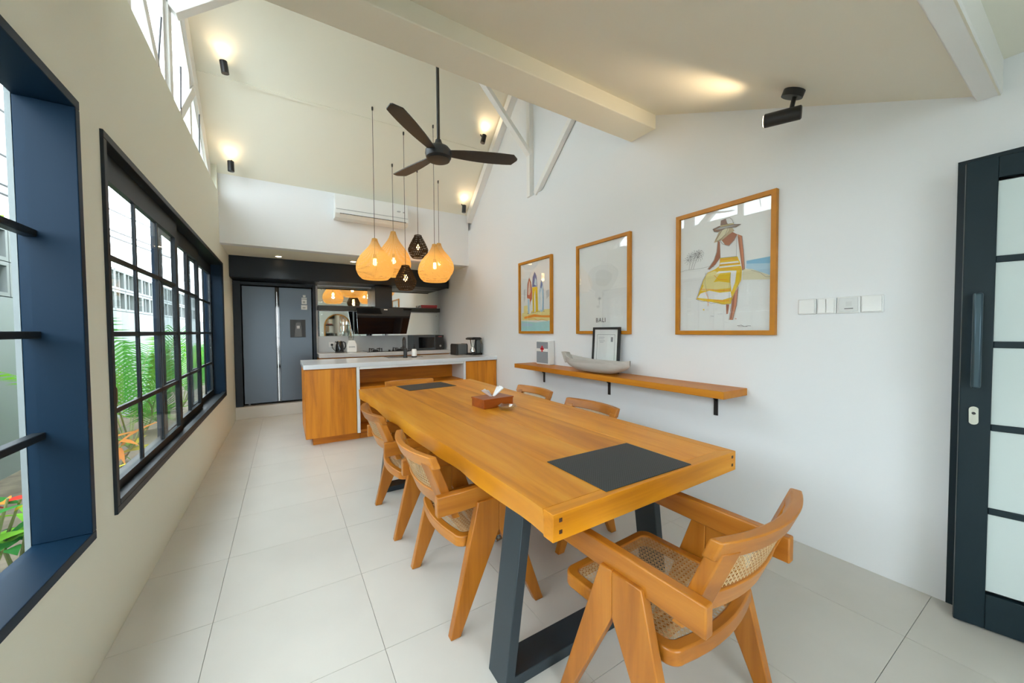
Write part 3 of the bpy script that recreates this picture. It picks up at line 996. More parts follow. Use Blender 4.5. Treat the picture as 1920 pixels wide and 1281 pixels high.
tb = empty('tissue_box', (1.325, 2.43, TZ), 0.10, 'low reddish wooden tissue box with white tissues sticking out', 'tissue box')
MB().box(-0.13, 0.13, -0.085, 0.085, 0.001, 0.064).build('box_body', M['box_wood'], tb, bevel=0.002)
MB().box(-0.134, 0.134, -0.089, 0.089, 0.060, 0.070).build('box_lid', M['box_wood'], tb, bevel=0.002)
for s, hh, ww in ((-1, 0.066, 0.075), (1, 0.078, 0.085)):
    def tf(u, v, s=s, hh=hh, ww=ww):
        spread = 0.015 + ww * v
        return (s * (0.004 + 0.055 * v + 0.018 * u * v), (u - 0.5) * spread + 0.006 * math.sin(u * 9), 0.066 + hh * v * (1 - 0.35 * abs(u - 0.45)) + 0.004 * math.sin(u * 14))
    t1 = MB().grid(tf, 10, 6)
    t1.grid(lambda u, v, f=tf, s=s: (f(u, v)[0] + s * 0.012 * v + 0.002, f(u, v)[1] * 0.9, f(u, v)[2] - 0.004), 10, 6)
    t1.build('tissue', M['tissue'], tb)
ash = empty('ashtray', (1.335, 2.235, TZ), 0, 'small cut glass ashtray beside the tissue box', 'ashtray')
prof = [(0.0, 0.003), (0.045, 0.003), (0.055, 0.012), (0.070, 0.030), (0.064, 0.032), (0.050, 0.014), (0.0, 0.010)]
ab = MB()
n = 32
vs = []
for r, z in prof:
    for k in range(n):
        rr = r * (1 + (0.05 if (k % 4) < 2 else -0.05) * (r > 0.04))
        vs.append((rr * math.cos(2 * PI * k / n), rr * math.sin(2 * PI * k / n), z + (0.006 if (k % 8) < 2 and r > 0.06 else 0)))
fs = [(i * n + k, i * n + (k + 1) % n, (i + 1) * n + (k + 1) % n, (i + 1) * n + k) for i in range(len(prof) - 1) for k in range(n)]
ab.add(vs, fs)
ab.build('bowl', M['crystal'], ash, angle=15)

# floor fitting seen beneath the table
fo = empty('floor_socket', (1.14, 2.05, 0), 0.3, 'small chrome floor socket with its lid up under the table', 'socket')
MB().box(-0.05, 0.05, -0.05, 0.05, 0.0, 0.006).build('cover_plate', M['chrome'], fo, bevel=0.001)
MB().bar((-0.05, 0.0, 0.006), (-0.075, 0.0, 0.07), 0.09, 0.006, upv=(1, 0, 0.3)).build('lid', M['plastic_grey'], fo)
MB().lathe([(0.022, 0.006), (0.022, 0.022), (0.018, 0.024)], 16, (0.01, 0, 0)).build('outlet', M['chrome'], fo)

# ------------------------------------------------------------------ right wall: shelf and things on it
SX0, SY0, SY1, SZ1, STH = 2.405, 1.295, 3.84, 0.9225, 0.05
sh = empty('wall_shelf', (XR, 2.55, 0), 0, 'long teak wall shelf on three black brackets beneath the pictures', 'shelf')
MB().box(SX0 - XR, -0.001, SY0 - 2.55, SY1 - 2.55, SZ1 - STH, SZ1).build('shelf_board', M['shelf'], sh, bevel=0.002)
for y in (3.617, 2.556, 1.507):
    b = MB()
    yy = y - 2.55
    b.box(-0.010, -0.001, yy - 0.014, yy + 0.014, 0.695, SZ1 - STH)
    b.box(-0.20, -0.001, yy - 0.014, yy + 0.014, SZ1 - STH - 0.007, SZ1 - STH - 0.0005)
    b.bar((-0.008, yy, 0.80), (-0.075, yy, SZ1 - STH - 0.006), 0.012, 0.008, upv=(0, 1, 0))
    b.build('bracket', M['black'], sh)

fa = empty('first_aid_box', (2.655, 3.535, SZ1), 0, 'white first aid box with a red cross at the shelf end', 'box')
MB().box(-0.045, 0.04, -0.125, 0.125, 0.001, 0.285).build('box_body', M['plastic_white'], fa, bevel=0.006)
fd = MB().box(-0.049, -0.045, -0.108, 0.115, 0.018, 0.268).build('box_door', mat('smoky_grey_plastic', (0.28, 0.31, 0.34), 0.25), fa, bevel=0.001)
MB().box(-0.0505, -0.049, -0.108, 0.115, 0.155, 0.19).build('door_band', M['plastic_white'], fd)
MB().box(-0.052, -0.0506, -0.012, 0.012, 0.150, 0.222).box(-0.052, -0.0506, -0.034, 0.034, 0.174, 0.198).build('red_cross', M['red'], fd)

# boat-shaped driftwood bowl
bo = MB()
def hull(scale, dz):
    def fn(u, v):
        y = (u - 0.5) * 2
        wv = 0.098 * scale * (1 - abs(y) ** 3.0) ** 0.6 + 0.004
        zt = 0.118 + 0.035 * abs(y) ** 3 * (1.25 if y > 0 else 0.6)
        zb = dz + 0.085 * abs(y) ** 3.2
        a = (v - 0.5) * PI
        return (wv * math.sin(a), y * 0.415 * (1 - 0.02 * (1 - scale) * 5), zt - (zt - zb) * math.cos(a) ** 0.7 if math.cos(a) > 0 else zt)
    return fn
bo.grid(hull(1.0, 0.002), 28, 14)
bo.grid(hull(0.84, 0.024), 28, 14)
f1, f2 = hull(1.0, 0.002), hull(0.84, 0.024)
for v in (0.0, 1.0):
    vs = []
    for i in range(29):
        vs += [f1(i / 28, v), f2(i / 28, v)]
    bo.add(vs, [(2 * i, 2 * i + 1, 2 * i + 3, 2 * i + 2) for i in range(28)])
o = bo.build('boat_bowl', M['driftwood'], None, (2.495, 2.545, SZ1 + 0.001), angle=40)
tag(o, 'greyish carved wooden bowl shaped like a boat on the shelf', 'bowl')
# raised stern block
MB().prism([(0.33, 0.09), (0.40, 0.178), (0.465, 0.182), (0.405, 0.07)], 'x', -0.032, 0.032).build('stern', M['driftwood'], o, bevel=0.004)

cf = empty('certificate_frame', (2.620, 2.545, SZ1), 0, 'black framed certificate leaning on the wall behind the wooden boat bowl', 'picture frame')
tilt = 0.062
W_, H_ = 0.345, 0.43
b = MB().ring([(-W_ / 2, 0), (W_ / 2, 0), (W_ / 2, H_), (-W_ / 2, H_)], [(-W_ / 2 + 0.022, 0.022), (W_ / 2 - 0.022, 0.022), (W_ / 2 - 0.022, H_ - 0.022), (-W_ / 2 + 0.022, H_ - 0.022)], 'x', -0.012, 0.012)
b.build('frame', M['black'], cf, (0, 0, 0.003), (0, tilt, 0), bevel=0.002)
pp = MB().box(-0.002, 0.008, -W_ / 2 + 0.02, W_ / 2 - 0.02, 0.02, H_ - 0.02).build('mount_paper', M['paper'], cf, (0, 0, 0.003), (0, tilt, 0))
ln = MB()
grey_ink = mat('grey_print_ink', (0.22, 0.23, 0.25), 0.6)
pale_ink = mat('pale_print_ink', (0.55, 0.57, 0.60), 0.6)
ln.ring([(-0.115, 0.06), (0.115, 0.06), (0.115, 0.36), (-0.115, 0.36)], [(-0.112, 0.063), (0.112, 0.063), (0.112, 0.357), (-0.112, 0.357)], 'x', -0.0032, -0.0024)
for k, (y0, y1, z) in enumerate(((0.02, 0.10, 0.33), (0.03, 0.10, 0.315), (0.01, 0.09, 0.295), (0.03, 0.08, 0.28))):
    ln.box(-0.0032, -0.0024, y0, y1, z, z + 0.006, 1)
ln.box(-0.0032, -0.0024, -0.09, -0.065, 0.29, 0.335)
ln.build('print', [grey_ink, pale_ink], pp)
MB().box(-0.0075, -0.006, -W_ / 2 + 0.02, W_ / 2 - 0.02, 0.02, H_ - 0.02).build('glass', M['picglass'], cf, (0, 0, 0.003), (0, tilt, 0))

# ------------------------------------------------------------------ pictures
PZ0, PZ1 = 1.2885, 2.2208


def ink(name, r, g, b_, rough=0.6):
    return mat(name, (r, g, b_), rough)


INK = {'skin': ink('brown_skin_wash', .40, .14, .07), 'skin2': ink('orange_skin_wash', .62, .24, .12), 'yel': ink('yellow_wash', .85, .58, .02), 'yel2': ink('pale_yellow_wash', .82, .72, .30), 'wht': ink('white_wash', .83, .84, .84),
       'gry': ink('grey_pencil', .20, .20, .21), 'lgry': ink('light_grey_wash', .60, .62, .62), 'mgry': ink('mid_grey_wash', .42, .44, .44), 'hair': ink('blonde_wash', .55, .45, .28), 'hat': ink('brown_hat_wash', .26, .16, .13),
       'sea': ink('blue_wash', .22, .50, .72), 'sea2': ink('aqua_wash', .42, .72, .74), 'sand': ink('sand_wash', .74, .70, .50), 'peach': ink('peach_wash', .80, .60, .48), 'ora': ink('orange_wash', .85, .30, .03), 'red': ink('coral_wash', .62, .16, .08), 'blu': ink('deep_blue_wash', .08, .16, .42), 'lbl': ink('pale_blue_wash', .45, .66, .80), 'blk': ink('black_print', .02, .02, .02)}
IK = list(INK)


def picture(y_far, y_near, lab, conv, polys, strokes, text=None):
    root = empty('framed_picture', (XR, (y_far + y_near) / 2, PZ0), 0, lab, 'picture', 'framed prints on the wall')
    w_, h_ = y_far - y_near, PZ1 - PZ0
    t = 0.031
    MB().ring([(-w_ / 2, 0), (w_ / 2, 0), (w_ / 2, h_), (-w_ / 2, h_)], [(-w_ / 2 + t, t), (w_ / 2 - t, t), (w_ / 2 - t, h_ - t), (-w_ / 2 + t, h_ - t)], 'x', -0.034, -0.001).build('frame', M['frame'], root, bevel=0.002)
    pr = MB().box(-0.012, -0.004, -w_ / 2 + t - 0.003, w_ / 2 - t + 0.003, t - 0.003, h_ - t + 0.003).build('print_paper', M['paper'], root)
    iw, ih = w_ - 2 * t, h_ - 2 * t
    bb = MB()
    lay = 0
    def P(x, y):
        u, v = conv(x, y)
        u, v = min(1, max(0, u)), min(1, max(0, v))
        return (w_ / 2 - t - u * iw, t + v * ih)
    for mk, pts in polys:
        lay += 1
        d = -0.0124 - lay * 0.00012
        q = [P(*p) for p in pts]
        bb.add([(d, a, c) for a, c in q], [tuple(range(len(q)))], IK.index(mk))
    for mk, wd, pts in strokes:
        lay += 1
        d = -0.0124 - lay * 0.00006 - len(polys) * 0.00006
        q = [Vector(P(*p)) for p in pts]
        for a, c in zip(q, q[1:]):
            if (c - a).length < 1e-5: continue
            nn = Vector((-(c - a).y, (c - a).x)).normalized() * wd / 2
            bb.add([(d, *(a - nn)), (d, *(a + nn)), (d, *(c + nn)), (d, *(c - nn))], [(0, 1, 2, 3)], IK.index(mk))
    bb.build('artwork', [INK[k] for k in IK], pr, angle=180)
    if text:
        cu = bpy.data.curves.new('lettering', 'FONT')
        cu.body, cu.size, cu.align_x = text[0], text[1], 'CENTER'
        cu.space_character = 1.15
        cu.extrude = 0.0003
        cu.materials.append(INK['blk'])
        tmp = bpy.data.objects.new('lettering_curve', cu)
        COL.objects.link(tmp)
        bpy.context.view_layer.update()
        tme = bpy.data.meshes.new_from_object(tmp.evaluated_get(bpy.context.evaluated_depsgraph_get()))
        bpy.data.objects.remove(tmp)
        to = bpy.data.objects.new('lettering', tme)
        COL.objects.link(to)
        to.parent = pr
        u, v = text[2]
        to.matrix_local = Matrix(((0, 0, -1, -0.0135), (-1, 0, 0, w_ / 2 - t - u * iw), (0, 1, 0, t + v * ih), (0, 0, 0, 1)))
    MB().box(-0.0205, -0.019, -w_ / 2 + t, w_ / 2 - t, t, h_ - t).build('glass', M['picglass'], root)
    return root


def conv3(x, y):
    u = (x - 157) / 668
    top = 330 - 183 * u
    return u, (1152 - y) / (1152 - top)


lady_polys = [
    ('sea', [(665, 628), (825, 598), (825, 650), (665, 650)]), ('lbl', [(665, 650), (825, 650), (825, 742), (760, 715), (662, 684)]),
    ('sand', [(640, 690), (700, 690), (770, 720), (825, 745), (825, 770), (640, 770)]),
    ('skin', [(527, 955), (550, 955), (542, 1025), (530, 1028)]),
    ('skin2', [(572, 895), (614, 820), (604, 960), (578, 1072), (552, 1072), (570, 960)]), ('skin', [(572, 895), (590, 860), (584, 960), (568, 1060), (556, 1066), (568, 960)]),
    ('yel', [(480, 606), (604, 594), (622, 640), (636, 690), (632, 770), (605, 830), (580, 890), (562, 950), (500, 955), (420, 935), (360, 930), (296, 915), (312, 880), (352, 770), (385, 715), (440, 690), (476, 664)]),
    ('yel2', [(440, 700), (385, 720), (352, 780), (345, 810), (430, 790), (480, 720)]),
    ('wht', [(330, 872), (400, 850), (480, 866), (560, 858), (566, 900), (500, 920), (420, 915), (304, 905)]),
    ('wht', [(482, 640), (610, 628), (616, 640), (480, 652)]), ('wht', [(478, 668), (625, 655), (630, 664), (470, 680)]), ('wht', [(470, 704), (560, 700), (560, 712), (450, 722)]), ('yel2', [(360, 800), (470, 780), (560, 792), (556, 830), (420, 846), (335, 850)]), ('wht', [(560, 700), (600, 700), (590, 790), (566, 860), (558, 780)]),
    ('skin', [(464, 475), (482, 486), (484, 600), (445, 655), (402, 692), (388, 690), (436, 622), (456, 560)]),
    ('skin2', [(604, 428), (636, 442), (648, 560), (656, 690), (640, 700), (626, 590), (612, 500)]), ('skin', [(604, 440), (618, 450), (634, 600), (646, 690), (638, 698), (624, 590)]),
    ('skin', [(490, 470), (508, 430), (560, 405), (602, 430), (582, 472), (546, 512), (516, 506)]),
    ('wht', [(478, 470), (498, 500), (546, 516), (580, 490), (600, 440), (614, 520), (614, 594), (484, 606)]),
    ('hair', [(480, 385), (560, 368), (582, 402), (540, 432), (496, 470), (432, 492), (456, 440)]), ('sand', [(500, 390), (545, 376), (540, 405), (500, 450), (450, 480), (470, 440)]),
    ('hat', [(424, 392), (470, 368), (540, 356), (628, 354), (596, 376), (520, 382), (462, 412), (434, 408)]), ('mgry', [(440, 394), (480, 374), (560, 362), (606, 362), (560, 372), (480, 390)]),
    ('hat', [(480, 366), (484, 326), (520, 312), (530, 345), (576, 340), (578, 354)]), ('wht', [(528, 312), (548, 304), (566, 318), (576, 344), (534, 350)]), ('yel2', [(480, 362), (577, 346), (578, 354), (480, 370)])]
lady_strokes = []
for cx_, cy_ in ((245, 595), (285, 575), (320, 570), (225, 625), (310, 600)):
    for k in range(9):
        a = k * 0.7 + cx_
        lady_strokes.append(('gry', 0.0016, [(cx_, cy_), (cx_ + 32 * math.cos(a), cy_ + 26 * math.sin(a)), (cx_ + 38 * math.cos(a + 0.3), cy_ + 30 * math.sin(a + 0.3) + 6)]))
lady_strokes += [('gry', 0.003, [(464, 475), (456, 560), (436, 622), (388, 690)]), ('gry', 0.003, [(636, 442), (648, 560), (656, 690), (640, 700)]), ('gry', 0.0025, [(484, 600), (445, 655), (402, 692)]), ('gry', 0.0025, [(424, 392), (470, 368), (540, 356), (628, 354)]), ('gry', 0.0025, [(434, 408), (462, 412), (520, 384), (596, 376), (628, 354)]), ('gry', 0.002, [(484, 326), (520, 312), (548, 304), (566, 318), (578, 350)]), ('hat', 0.0025, [(500, 390), (470, 440), (445, 470)]), ('hat', 0.0025, [(540, 380), (520, 430), (480, 470)]), ('gry', 0.003, [(572, 895), (568, 960), (552, 1072)]), ('gry', 0.0025, [(614, 820), (604, 960), (578, 1072)]), ('gry', 0.0025, [(478, 470), (498, 500), (546, 516), (600, 440)]), ('ora', 0.004, [(480, 620), (560, 612), (610, 616)]), ('ora', 0.003, [(476, 660), (560, 650), (622, 648)]), ('ora', 0.004, [(330, 840), (420, 842), (500, 850), (560, 846)]), ('ora', 0.004, [(440, 920), (500, 930), (556, 925)]), ('gry', 0.002, [(250, 600), (243, 650), (235, 695)]), ('gry', 0.002, [(290, 585), (270, 640), (252, 692)]), ('gry', 0.002, [(318, 575), (285, 650), (272, 690)]),
                 ('gry', 0.0016, [(160, 715), (200, 700), (240, 696), (330, 685), (400, 668), (440, 672)]), ('lgry', 0.0016, [(160, 712), (240, 706), (330, 700)]),
                 ('gry', 0.002, [(296, 915), (312, 880), (352, 770), (385, 715)]), ('gry', 0.002, [(296, 915), (340, 932), (380, 930), (420, 948), (470, 940), (520, 955), (560, 950)]), ('gry', 0.0016, [(372, 715), (368, 800), (395, 900)]), ('ora', 0.003, [(372, 860), (394, 905), (394, 965)]),
                 ('gry', 0.0016, [(560, 720), (552, 820), (556, 940)]), ('gry', 0.0016, [(632, 690), (626, 770), (600, 850), (574, 900)]), ('gry', 0.0016, [(478, 470), (484, 606)]), ('gry', 0.0016, [(600, 440), (600, 590)]), ('gry', 0.002, [(480, 606), (604, 594)]), ('ora', 0.003, [(440, 735), (470, 765), (540, 770)]), ('ora', 0.0025, [(470, 690), (560, 684), (628, 690)]),
                 ('gry', 0.0016, [(700, 700), (760, 720), (790, 750), (825, 752)]), ('lgry', 0.003, [(470, 1028), (505, 1026)]), ('gry', 0.002, [(415, 1042), (440, 1044)]), ('red', 0.004, [(596, 1062), (606, 1064)]), ('lgry', 0.002, [(520, 1090), (545, 1092)]),
                 ('gry', 0.003, [(612, 1116), (640, 1112), (660, 1122), (690, 1116), (704, 1118)]), ('gry', 0.002, [(620, 1122), (680, 1122)]), ('yel', 0.008, [(355, 992), (366, 996)])]
picture(1.825, 1.12, 'largest looking framed print, of a woman in a hat and yellow skirt', conv3, lady_polys, lady_strokes)


def conv1(x, y):
    u = (x - 137) / 408
    top = 237 - 112 * u
    return u, (1152 - y) / (1152 - top)


surf_polys = [('yel2', [(150, 905), (250, 870), (540, 840), (545, 1000), (150, 1000)]), ('yel2', [(180, 800), (235, 790), (235, 900), (180, 905)]), ('sea2', [(140, 1012), (350, 1030), (550, 1005), (552, 1150), (140, 1152)]), ('lbl', [(148, 1030), (300, 1050), (300, 1080), (148, 1085)]),
              ('ora', [(185, 952), (330, 915), (430, 930), (540, 930), (540, 962), (430, 958), (330, 952), (240, 972), (188, 980)]), ('lgry', [(180, 580), (205, 560), (205, 700), (185, 760)]), ('lgry', [(485, 590), (520, 570), (525, 660), (490, 700)]),
              ('wht', [(236, 690), (298, 700), (292, 860), (280, 905), (245, 910)]), ('lbl', [(238, 700), (262, 710), (262, 905), (243, 905)]), ('red', [(230, 690), (238, 490), (262, 402), (288, 470), (300, 600), (300, 700), (280, 740), (272, 800), (268, 700)]), ('peach', [(246, 560), (260, 440), (275, 480), (282, 600), (262, 650), (244, 640)]),
              ('yel', [(303, 540), (374, 530), (382, 870), (345, 895), (310, 880)]), ('wht', [(330, 660), (345, 560), (350, 880), (330, 885)]), ('blu', [(303, 535), (312, 400), (338, 322), (362, 380), (374, 525), (340, 530)]), ('lbl', [(330, 500), (345, 400), (362, 440), (366, 520)]),
              ('lbl', [(402, 600), (412, 500), (426, 436), (444, 480), (454, 600), (452, 860), (425, 890), (405, 860)]), ('wht', [(412, 620), (430, 560), (440, 700), (432, 860), (412, 850)]), ('blu', [(415, 540), (426, 440), (440, 500), (425, 560)])]
surf_strokes = [('blu', 0.004, [(454, 560), (455, 860)]), ('gry', 0.003, [(230, 690), (238, 490), (262, 402), (288, 470), (300, 600)]), ('gry', 0.003, [(303, 540), (312, 400), (338, 322), (362, 380), (376, 560)]), ('gry', 0.003, [(402, 600), (412, 500), (426, 436), (444, 480), (454, 600)]),
                ('gry', 0.006, [(230, 905), (255, 908)]), ('gry', 0.005, [(290, 890), (330, 892)]), ('gry', 0.006, [(370, 878), (410, 882)]), ('gry', 0.005, [(450, 876), (466, 876)]), ('ora', 0.004, [(250, 985), (320, 970), (380, 1000), (430, 985), (510, 1010)])]
picture(4.148, 3.436, 'smallest looking framed print, of colourful surfboards standing in sand', conv1, surf_polys, surf_strokes)


def conv2(x, y):  # direct fractions
    return x, y


def ell(cx_, cy_, rx, ry, n=20, ph=0.0, wob=0.12):
    return [(cx_ + rx * math.cos(t) * (1 + wob * math.sin(3 * t + ph)), cy_ + ry * math.sin(t) * (1 + wob * math.cos(2 * t + ph))) for t in [2 * PI * k / n for k in range(n)]]


lg2 = INK['wht']
INK['pale'] = ink('faint_grey_wash', .765, .785, .775)
INK['pale2'] = ink('faint_mid_grey_wash', .71, .73, .72)
IK = list(INK)
bali_polys = [('pale', ell(0.50, 0.60, 0.30, 0.17, 24, 0.4)), ('pale2', ell(0.52, 0.60, 0.17, 0.10, 20, 1.2)), ('pale', ell(0.44, 0.42, 0.10, 0.05, 16, 2)), ('pale2', ell(0.45, 0.37, 0.05, 0.022, 12)), ('mgry', ell(0.45, 0.372, 0.025, 0.012, 12)), ('pale2', ell(0.42, 0.28, 0.035, 0.018, 12))]
bali_strokes = [('pale2', 0.003, [(0.33, 0.67), (0.38, 0.73), (0.52, 0.77), (0.70, 0.73), (0.82, 0.64)]), ('pale2', 0.003, [(0.2, 0.5), (0.33, 0.45)]), ('pale2', 0.003, [(0.66, 0.47), (0.78, 0.485)]), ('pale2', 0.003, [(0.60, 0.36), (0.74, 0.37)]), ('mgry', 0.004, [(0.44, 0.40), (0.45, 0.30)])]
bali = picture(3.006, 2.2855, 'framed print of a pale grey sketch with the word BALI beneath', conv2, bali_polys, bali_strokes, ('BALI', 0.062, (0.475, 0.100)))

# ------------------------------------------------------------------ switch plates
SWG = 'white switch plates on the wall'
for k, (ya, yb, lab, nk) in enumerate(((1.005, 0.915, 'white switch plate nearest to the large framed print', 1), (0.911, 0.822, 'white switch plate with two rockers, second from the large print', 2),
                                       (0.817, 0.717, 'key card switch plate with a small dark print', 0), (0.714, 0.624, 'white switch plate nearest to the glazed door', 1))):
    root = empty('switch_plate', (XR, (ya + yb) / 2, 1.461), 0, lab, 'switch', SWG)
    w_ = (ya - yb) / 2
    MB().box(-0.012, -0.0005, -w_, w_, -0.046, 0.046).build('cover_plate', M['plastic_white'], root, bevel=0.004)
    if nk == 0:
        MB().box(-0.016, -0.012, -w_ + 0.008, w_ - 0.008, -0.038, 0.040).build('card_slot', mat('pale_grey_plastic', (0.66, 0.68, 0.68), 0.35), root, bevel=0.002)
        MB().box(-0.0165, -0.016, -0.022, 0.016, -0.024, -0.018).box(-0.0165, -0.016, -0.016, 0.010, -0.008, 0.018, 1).build('print', [INK['gry'], INK['lgry']], root)
    else:
        for q in range(nk):
            a = -w_ + 0.005 + q * (2 * w_ - 0.010) / nk
            MB().prism([(-0.012, -0.040), (-0.017, -0.040), (-0.0135, 0.0), (-0.018, 0.040), (-0.012, 0.040)], 'y', a + 0.001, a + (2 * w_ - 0.010) / nk - 0.001).build('rocker', M['plastic_white'], root, bevel=0.001)

# ------------------------------------------------------------------ ceiling fan
FX, FY, FZ = 1.10, 2.90, 2.785
fan = empty('ceiling_fan', (FX, FY, FZ), 0, 'dark three bladed ceiling fan on a long rod', 'fan')
fanm = mat('dark_bronze_fan', (0.030, 0.027, 0.024), 0.5)
hubm = mat('dark_grey_fan_hub', (0.035, 0.042, 0.050), 0.4, metal=0.2)
MB().lathe([(0.0, -0.062), (0.075, -0.060), (0.10, -0.045), (0.108, -0.015), (0.105, 0.010), (0.085, 0.035), (0.05, 0.05), (0.03, 0.075), (0.022, 0.10)], 36).build('motor_housing', hubm, fan)
MB().lathe([(0.088, -0.0605), (0.090, -0.064), (0.078, -0.066), (0.0, -0.066)], 36, cap=False).build('hub_cap', fanm, fan)
MB().tube([(0, 0, 0.08), (0, 0, zroof(FY) - FZ)], 0.013, 12).build('rod', fanm, fan)
MB().lathe([(0.06, zroof(FY) - FZ - 0.10), (0.055, zroof(FY) - FZ - 0.03), (0.05, zroof(FY) - FZ + 0.02)], 24).build('canopy', fanm, fan)
bp = MB()
N = 14
vs = []
for i in range(N + 1):
    t = i / N
    x = 0.09 + 0.57 * t
    wd = 0.036 + 0.034 * math.sin(PI * min(1, t * 1.15) ** 0.9 * 0.62)
    if t > 0.9: wd *= math.sqrt(max(0.02, 1 - ((t - 0.9) / 0.1) ** 2))
    cy = -0.012 + 0.02 * t
    tw = math.radians(-13 + 4 * t)
    for s, e in ((-1, -1), (1, -1), (1, 1), (-1, 1)):
        yy = s * wd / 1.0
        zz = e * 0.004 - 0.012 * (yy / 0.09) ** 2
        vs.append((x, cy + yy * math.cos(tw), zz + yy * math.sin(tw) + 0.012 * t))
fs = [(3, 2, 1, 0), tuple(N * 4 + e for e in range(4))]
for i in range(N):
    for e in range(4):
        fs.append((i * 4 + e, i * 4 + (e + 1) % 4, i * 4 + 4 + (e + 1) % 4, i * 4 + 4 + e))
bm_ = bp.add(vs, fs).mesh('blade', fanm, 30)
for a in (-138, 104, -19):
    link('blade', bm_, fan, (0, 0, -0.005), (0, 0, math.radians(a)))

# ------------------------------------------------------------------ pendant lamps over the island
BIGP = [(0.150, 0.0), (0.178, 0.02), (0.206, 0.06), (0.222, 0.11), (0.223, 0.16), (0.208, 0.22), (0.176, 0.28), (0.136, 0.33), (0.092, 0.38), (0.060, 0.425), (0.042, 0.465), (0.032, 0.50)]
SMALLP = [(0.085, 0.0), (0.118, 0.04), (0.142, 0.10), (0.143, 0.13), (0.115, 0.20), (0.082, 0.265), (0.055, 0.315), (0.050, 0.335)]


def woven(prof, nrib, duty, nring, name, m, diag=False):
    bb = MB()
    Z1 = prof[-1][1]
    def rad(z):
        for (r0, z0), (r1, z1) in zip(prof, prof[1:]):
            if z0 <= z <= z1:
                return r0 + (r1 - r0) * (z - z0) / (z1 - z0)
        return prof[-1][0]
    ns = 18
    for k in range(nrib):
        a0 = 2 * PI * k / nrib
        for sg in ((1, -1) if diag else (1,)):
            vs = []
            for i in range(ns + 1):
                z = Z1 * i / ns
                r = rad(z) + (0.0012 * sg if diag else 0)
                a = a0 + (sg * 1.1 * i / ns if diag else 0)
                da = PI / nrib * duty
                vs += [(r * math.cos(a - da), r * math.sin(a - da), z), (r * math.cos(a + da), r * math.sin(a + da), z)]
            bb.add(vs, [(2 * i, 2 * i + 1, 2 * i + 3, 2 * i + 2) for i in range(ns)])
    for j in range(nring):
        z = Z1 * (j + 0.5) / nring
        r = rad(z) - 0.002
        hh = 0.0022 if 0 < j < nring - 1 else 0.004
        vs = []
        for k in range(48):
            a = 2 * PI * k / 48
            vs += [(r * math.cos(a), r * math.sin(a), z - hh), (r * math.cos(a), r * math.sin(a), z + hh)]
        bb.add(vs, [(2 * k, (2 * k + 2) % 96, (2 * k + 3) % 96, 2 * k + 1) for k in range(48)])
    return bb.mesh(name, m, 180)


big_me = woven(BIGP, 90, 0.62, 30, 'rattan_shade', M['rattan'])
small_me = woven(SMALLP, 30, 0.50, 16, 'dark_shade', M['rattan_dark'], True)
bulb_me = MB().lathe([(0.0, -0.045), (0.018, -0.040), (0.028, -0.022), (0.028, 0.0), (0.018, 0.03), (0.014, 0.045)], 16).mesh('bulb', M['bulb'])
sock_me = MB().lathe([(0.016, 0.04), (0.020, 0.05), (0.020, 0.09), (0.006, 0.10)], 14).mesh('lamp_socket', M['black'])
cordm = mat('dark_cord', (0.05, 0.045, 0.04), 0.6)
PEND = [(0.985, 4.85, 1.985, 1, 'pale rattan onion shaped pendant, frontmost on the left'),
        (1.335, 5.33, 2.110, 1, 'pale rattan onion shaped pendant hanging behind the front left one'),
        (1.765, 4.85, 2.005, 1, 'pale rattan onion shaped pendant, frontmost on the right'),
        (2.035, 5.40, 2.160, 1, 'pale rattan onion shaped pendant half hidden behind the front right one'),
        (1.405, 4.99, 1.880, 0, 'dark woven teardrop pendant hanging lowest of all the lamps'),
        (1.690, 5.33, 2.395, 0, 'dark woven teardrop pendant hanging high between the rattan ones')]
for (x, y, z, big, lab) in PEND:
    p = empty('pendant_lamp', (x, y, z), 0, lab, 'pendant lamp', 'woven pendant lamps over the island')
    H = (BIGP if big else SMALLP)[-1][1]
    shd = link('shade', big_me if big else small_me, p)
    if abs(x - 1.335) < 0.01:
        shd.scale = (1.06, 1.06, 1.24)
        H *= 1.24
    if big:
        MB().lathe([(0.033, H - 0.02), (0.033, H + 0.004), (0.010, H + 0.012)], 16).build('shade_cap', M['rattan'], p)
    zb = 0.215 if big else 0.165
    sk = link('lamp_socket', sock_me, p, (0, 0, zb))
    link('bulb', bulb_me, p, (0, 0, zb))
    MB().tube([(0, 0, zb + 0.09), (0, 0, zroof(y) - z)], 0.0032, 6).build('cord', cordm, p)
    MB().lathe([(0.010, zroof(y) - z - 0.03), (0.012, zroof(y) - z + 0.01)], 12).build('ceiling_cap', cordm, p)
    light('pendant_light', 'POINT', (0, 0, zb - 0.07), 0.9 if big else 0.8, (1.0, 0.70, 0.38), p, 0.03)

# ------------------------------------------------------------------ black spot lamps
def uplight(loc, tilt_dir, lab, energy, tgt):
    root = empty('spot_lamp', loc, 0, lab, 'spot lamp', 'black spot lamps on the sloping ceiling')
    d = Vector(tilt_dir).normalized()
    MB().tube([-d * 0.062, d * 0.055], 0.033, 18).build('lamp_body', M['black'], root)
    MB().tube([d * 0.0552, d * 0.0562], 0.027, 18).build('lamp_face', M['lampface'], root)
    back_ = Vector((0, SL, 1)).normalized() * 0.128
    MB().tube([(0, 0, 0), back_], 0.010, 10).build('lamp_arm', M['black'], root)
    light('uplight', 'SPOT', d * 0.075, energy, (1.0, 0.70, 0.42), root, 0.03, d * 0.075 + Vector(tgt), 130, 1.0)


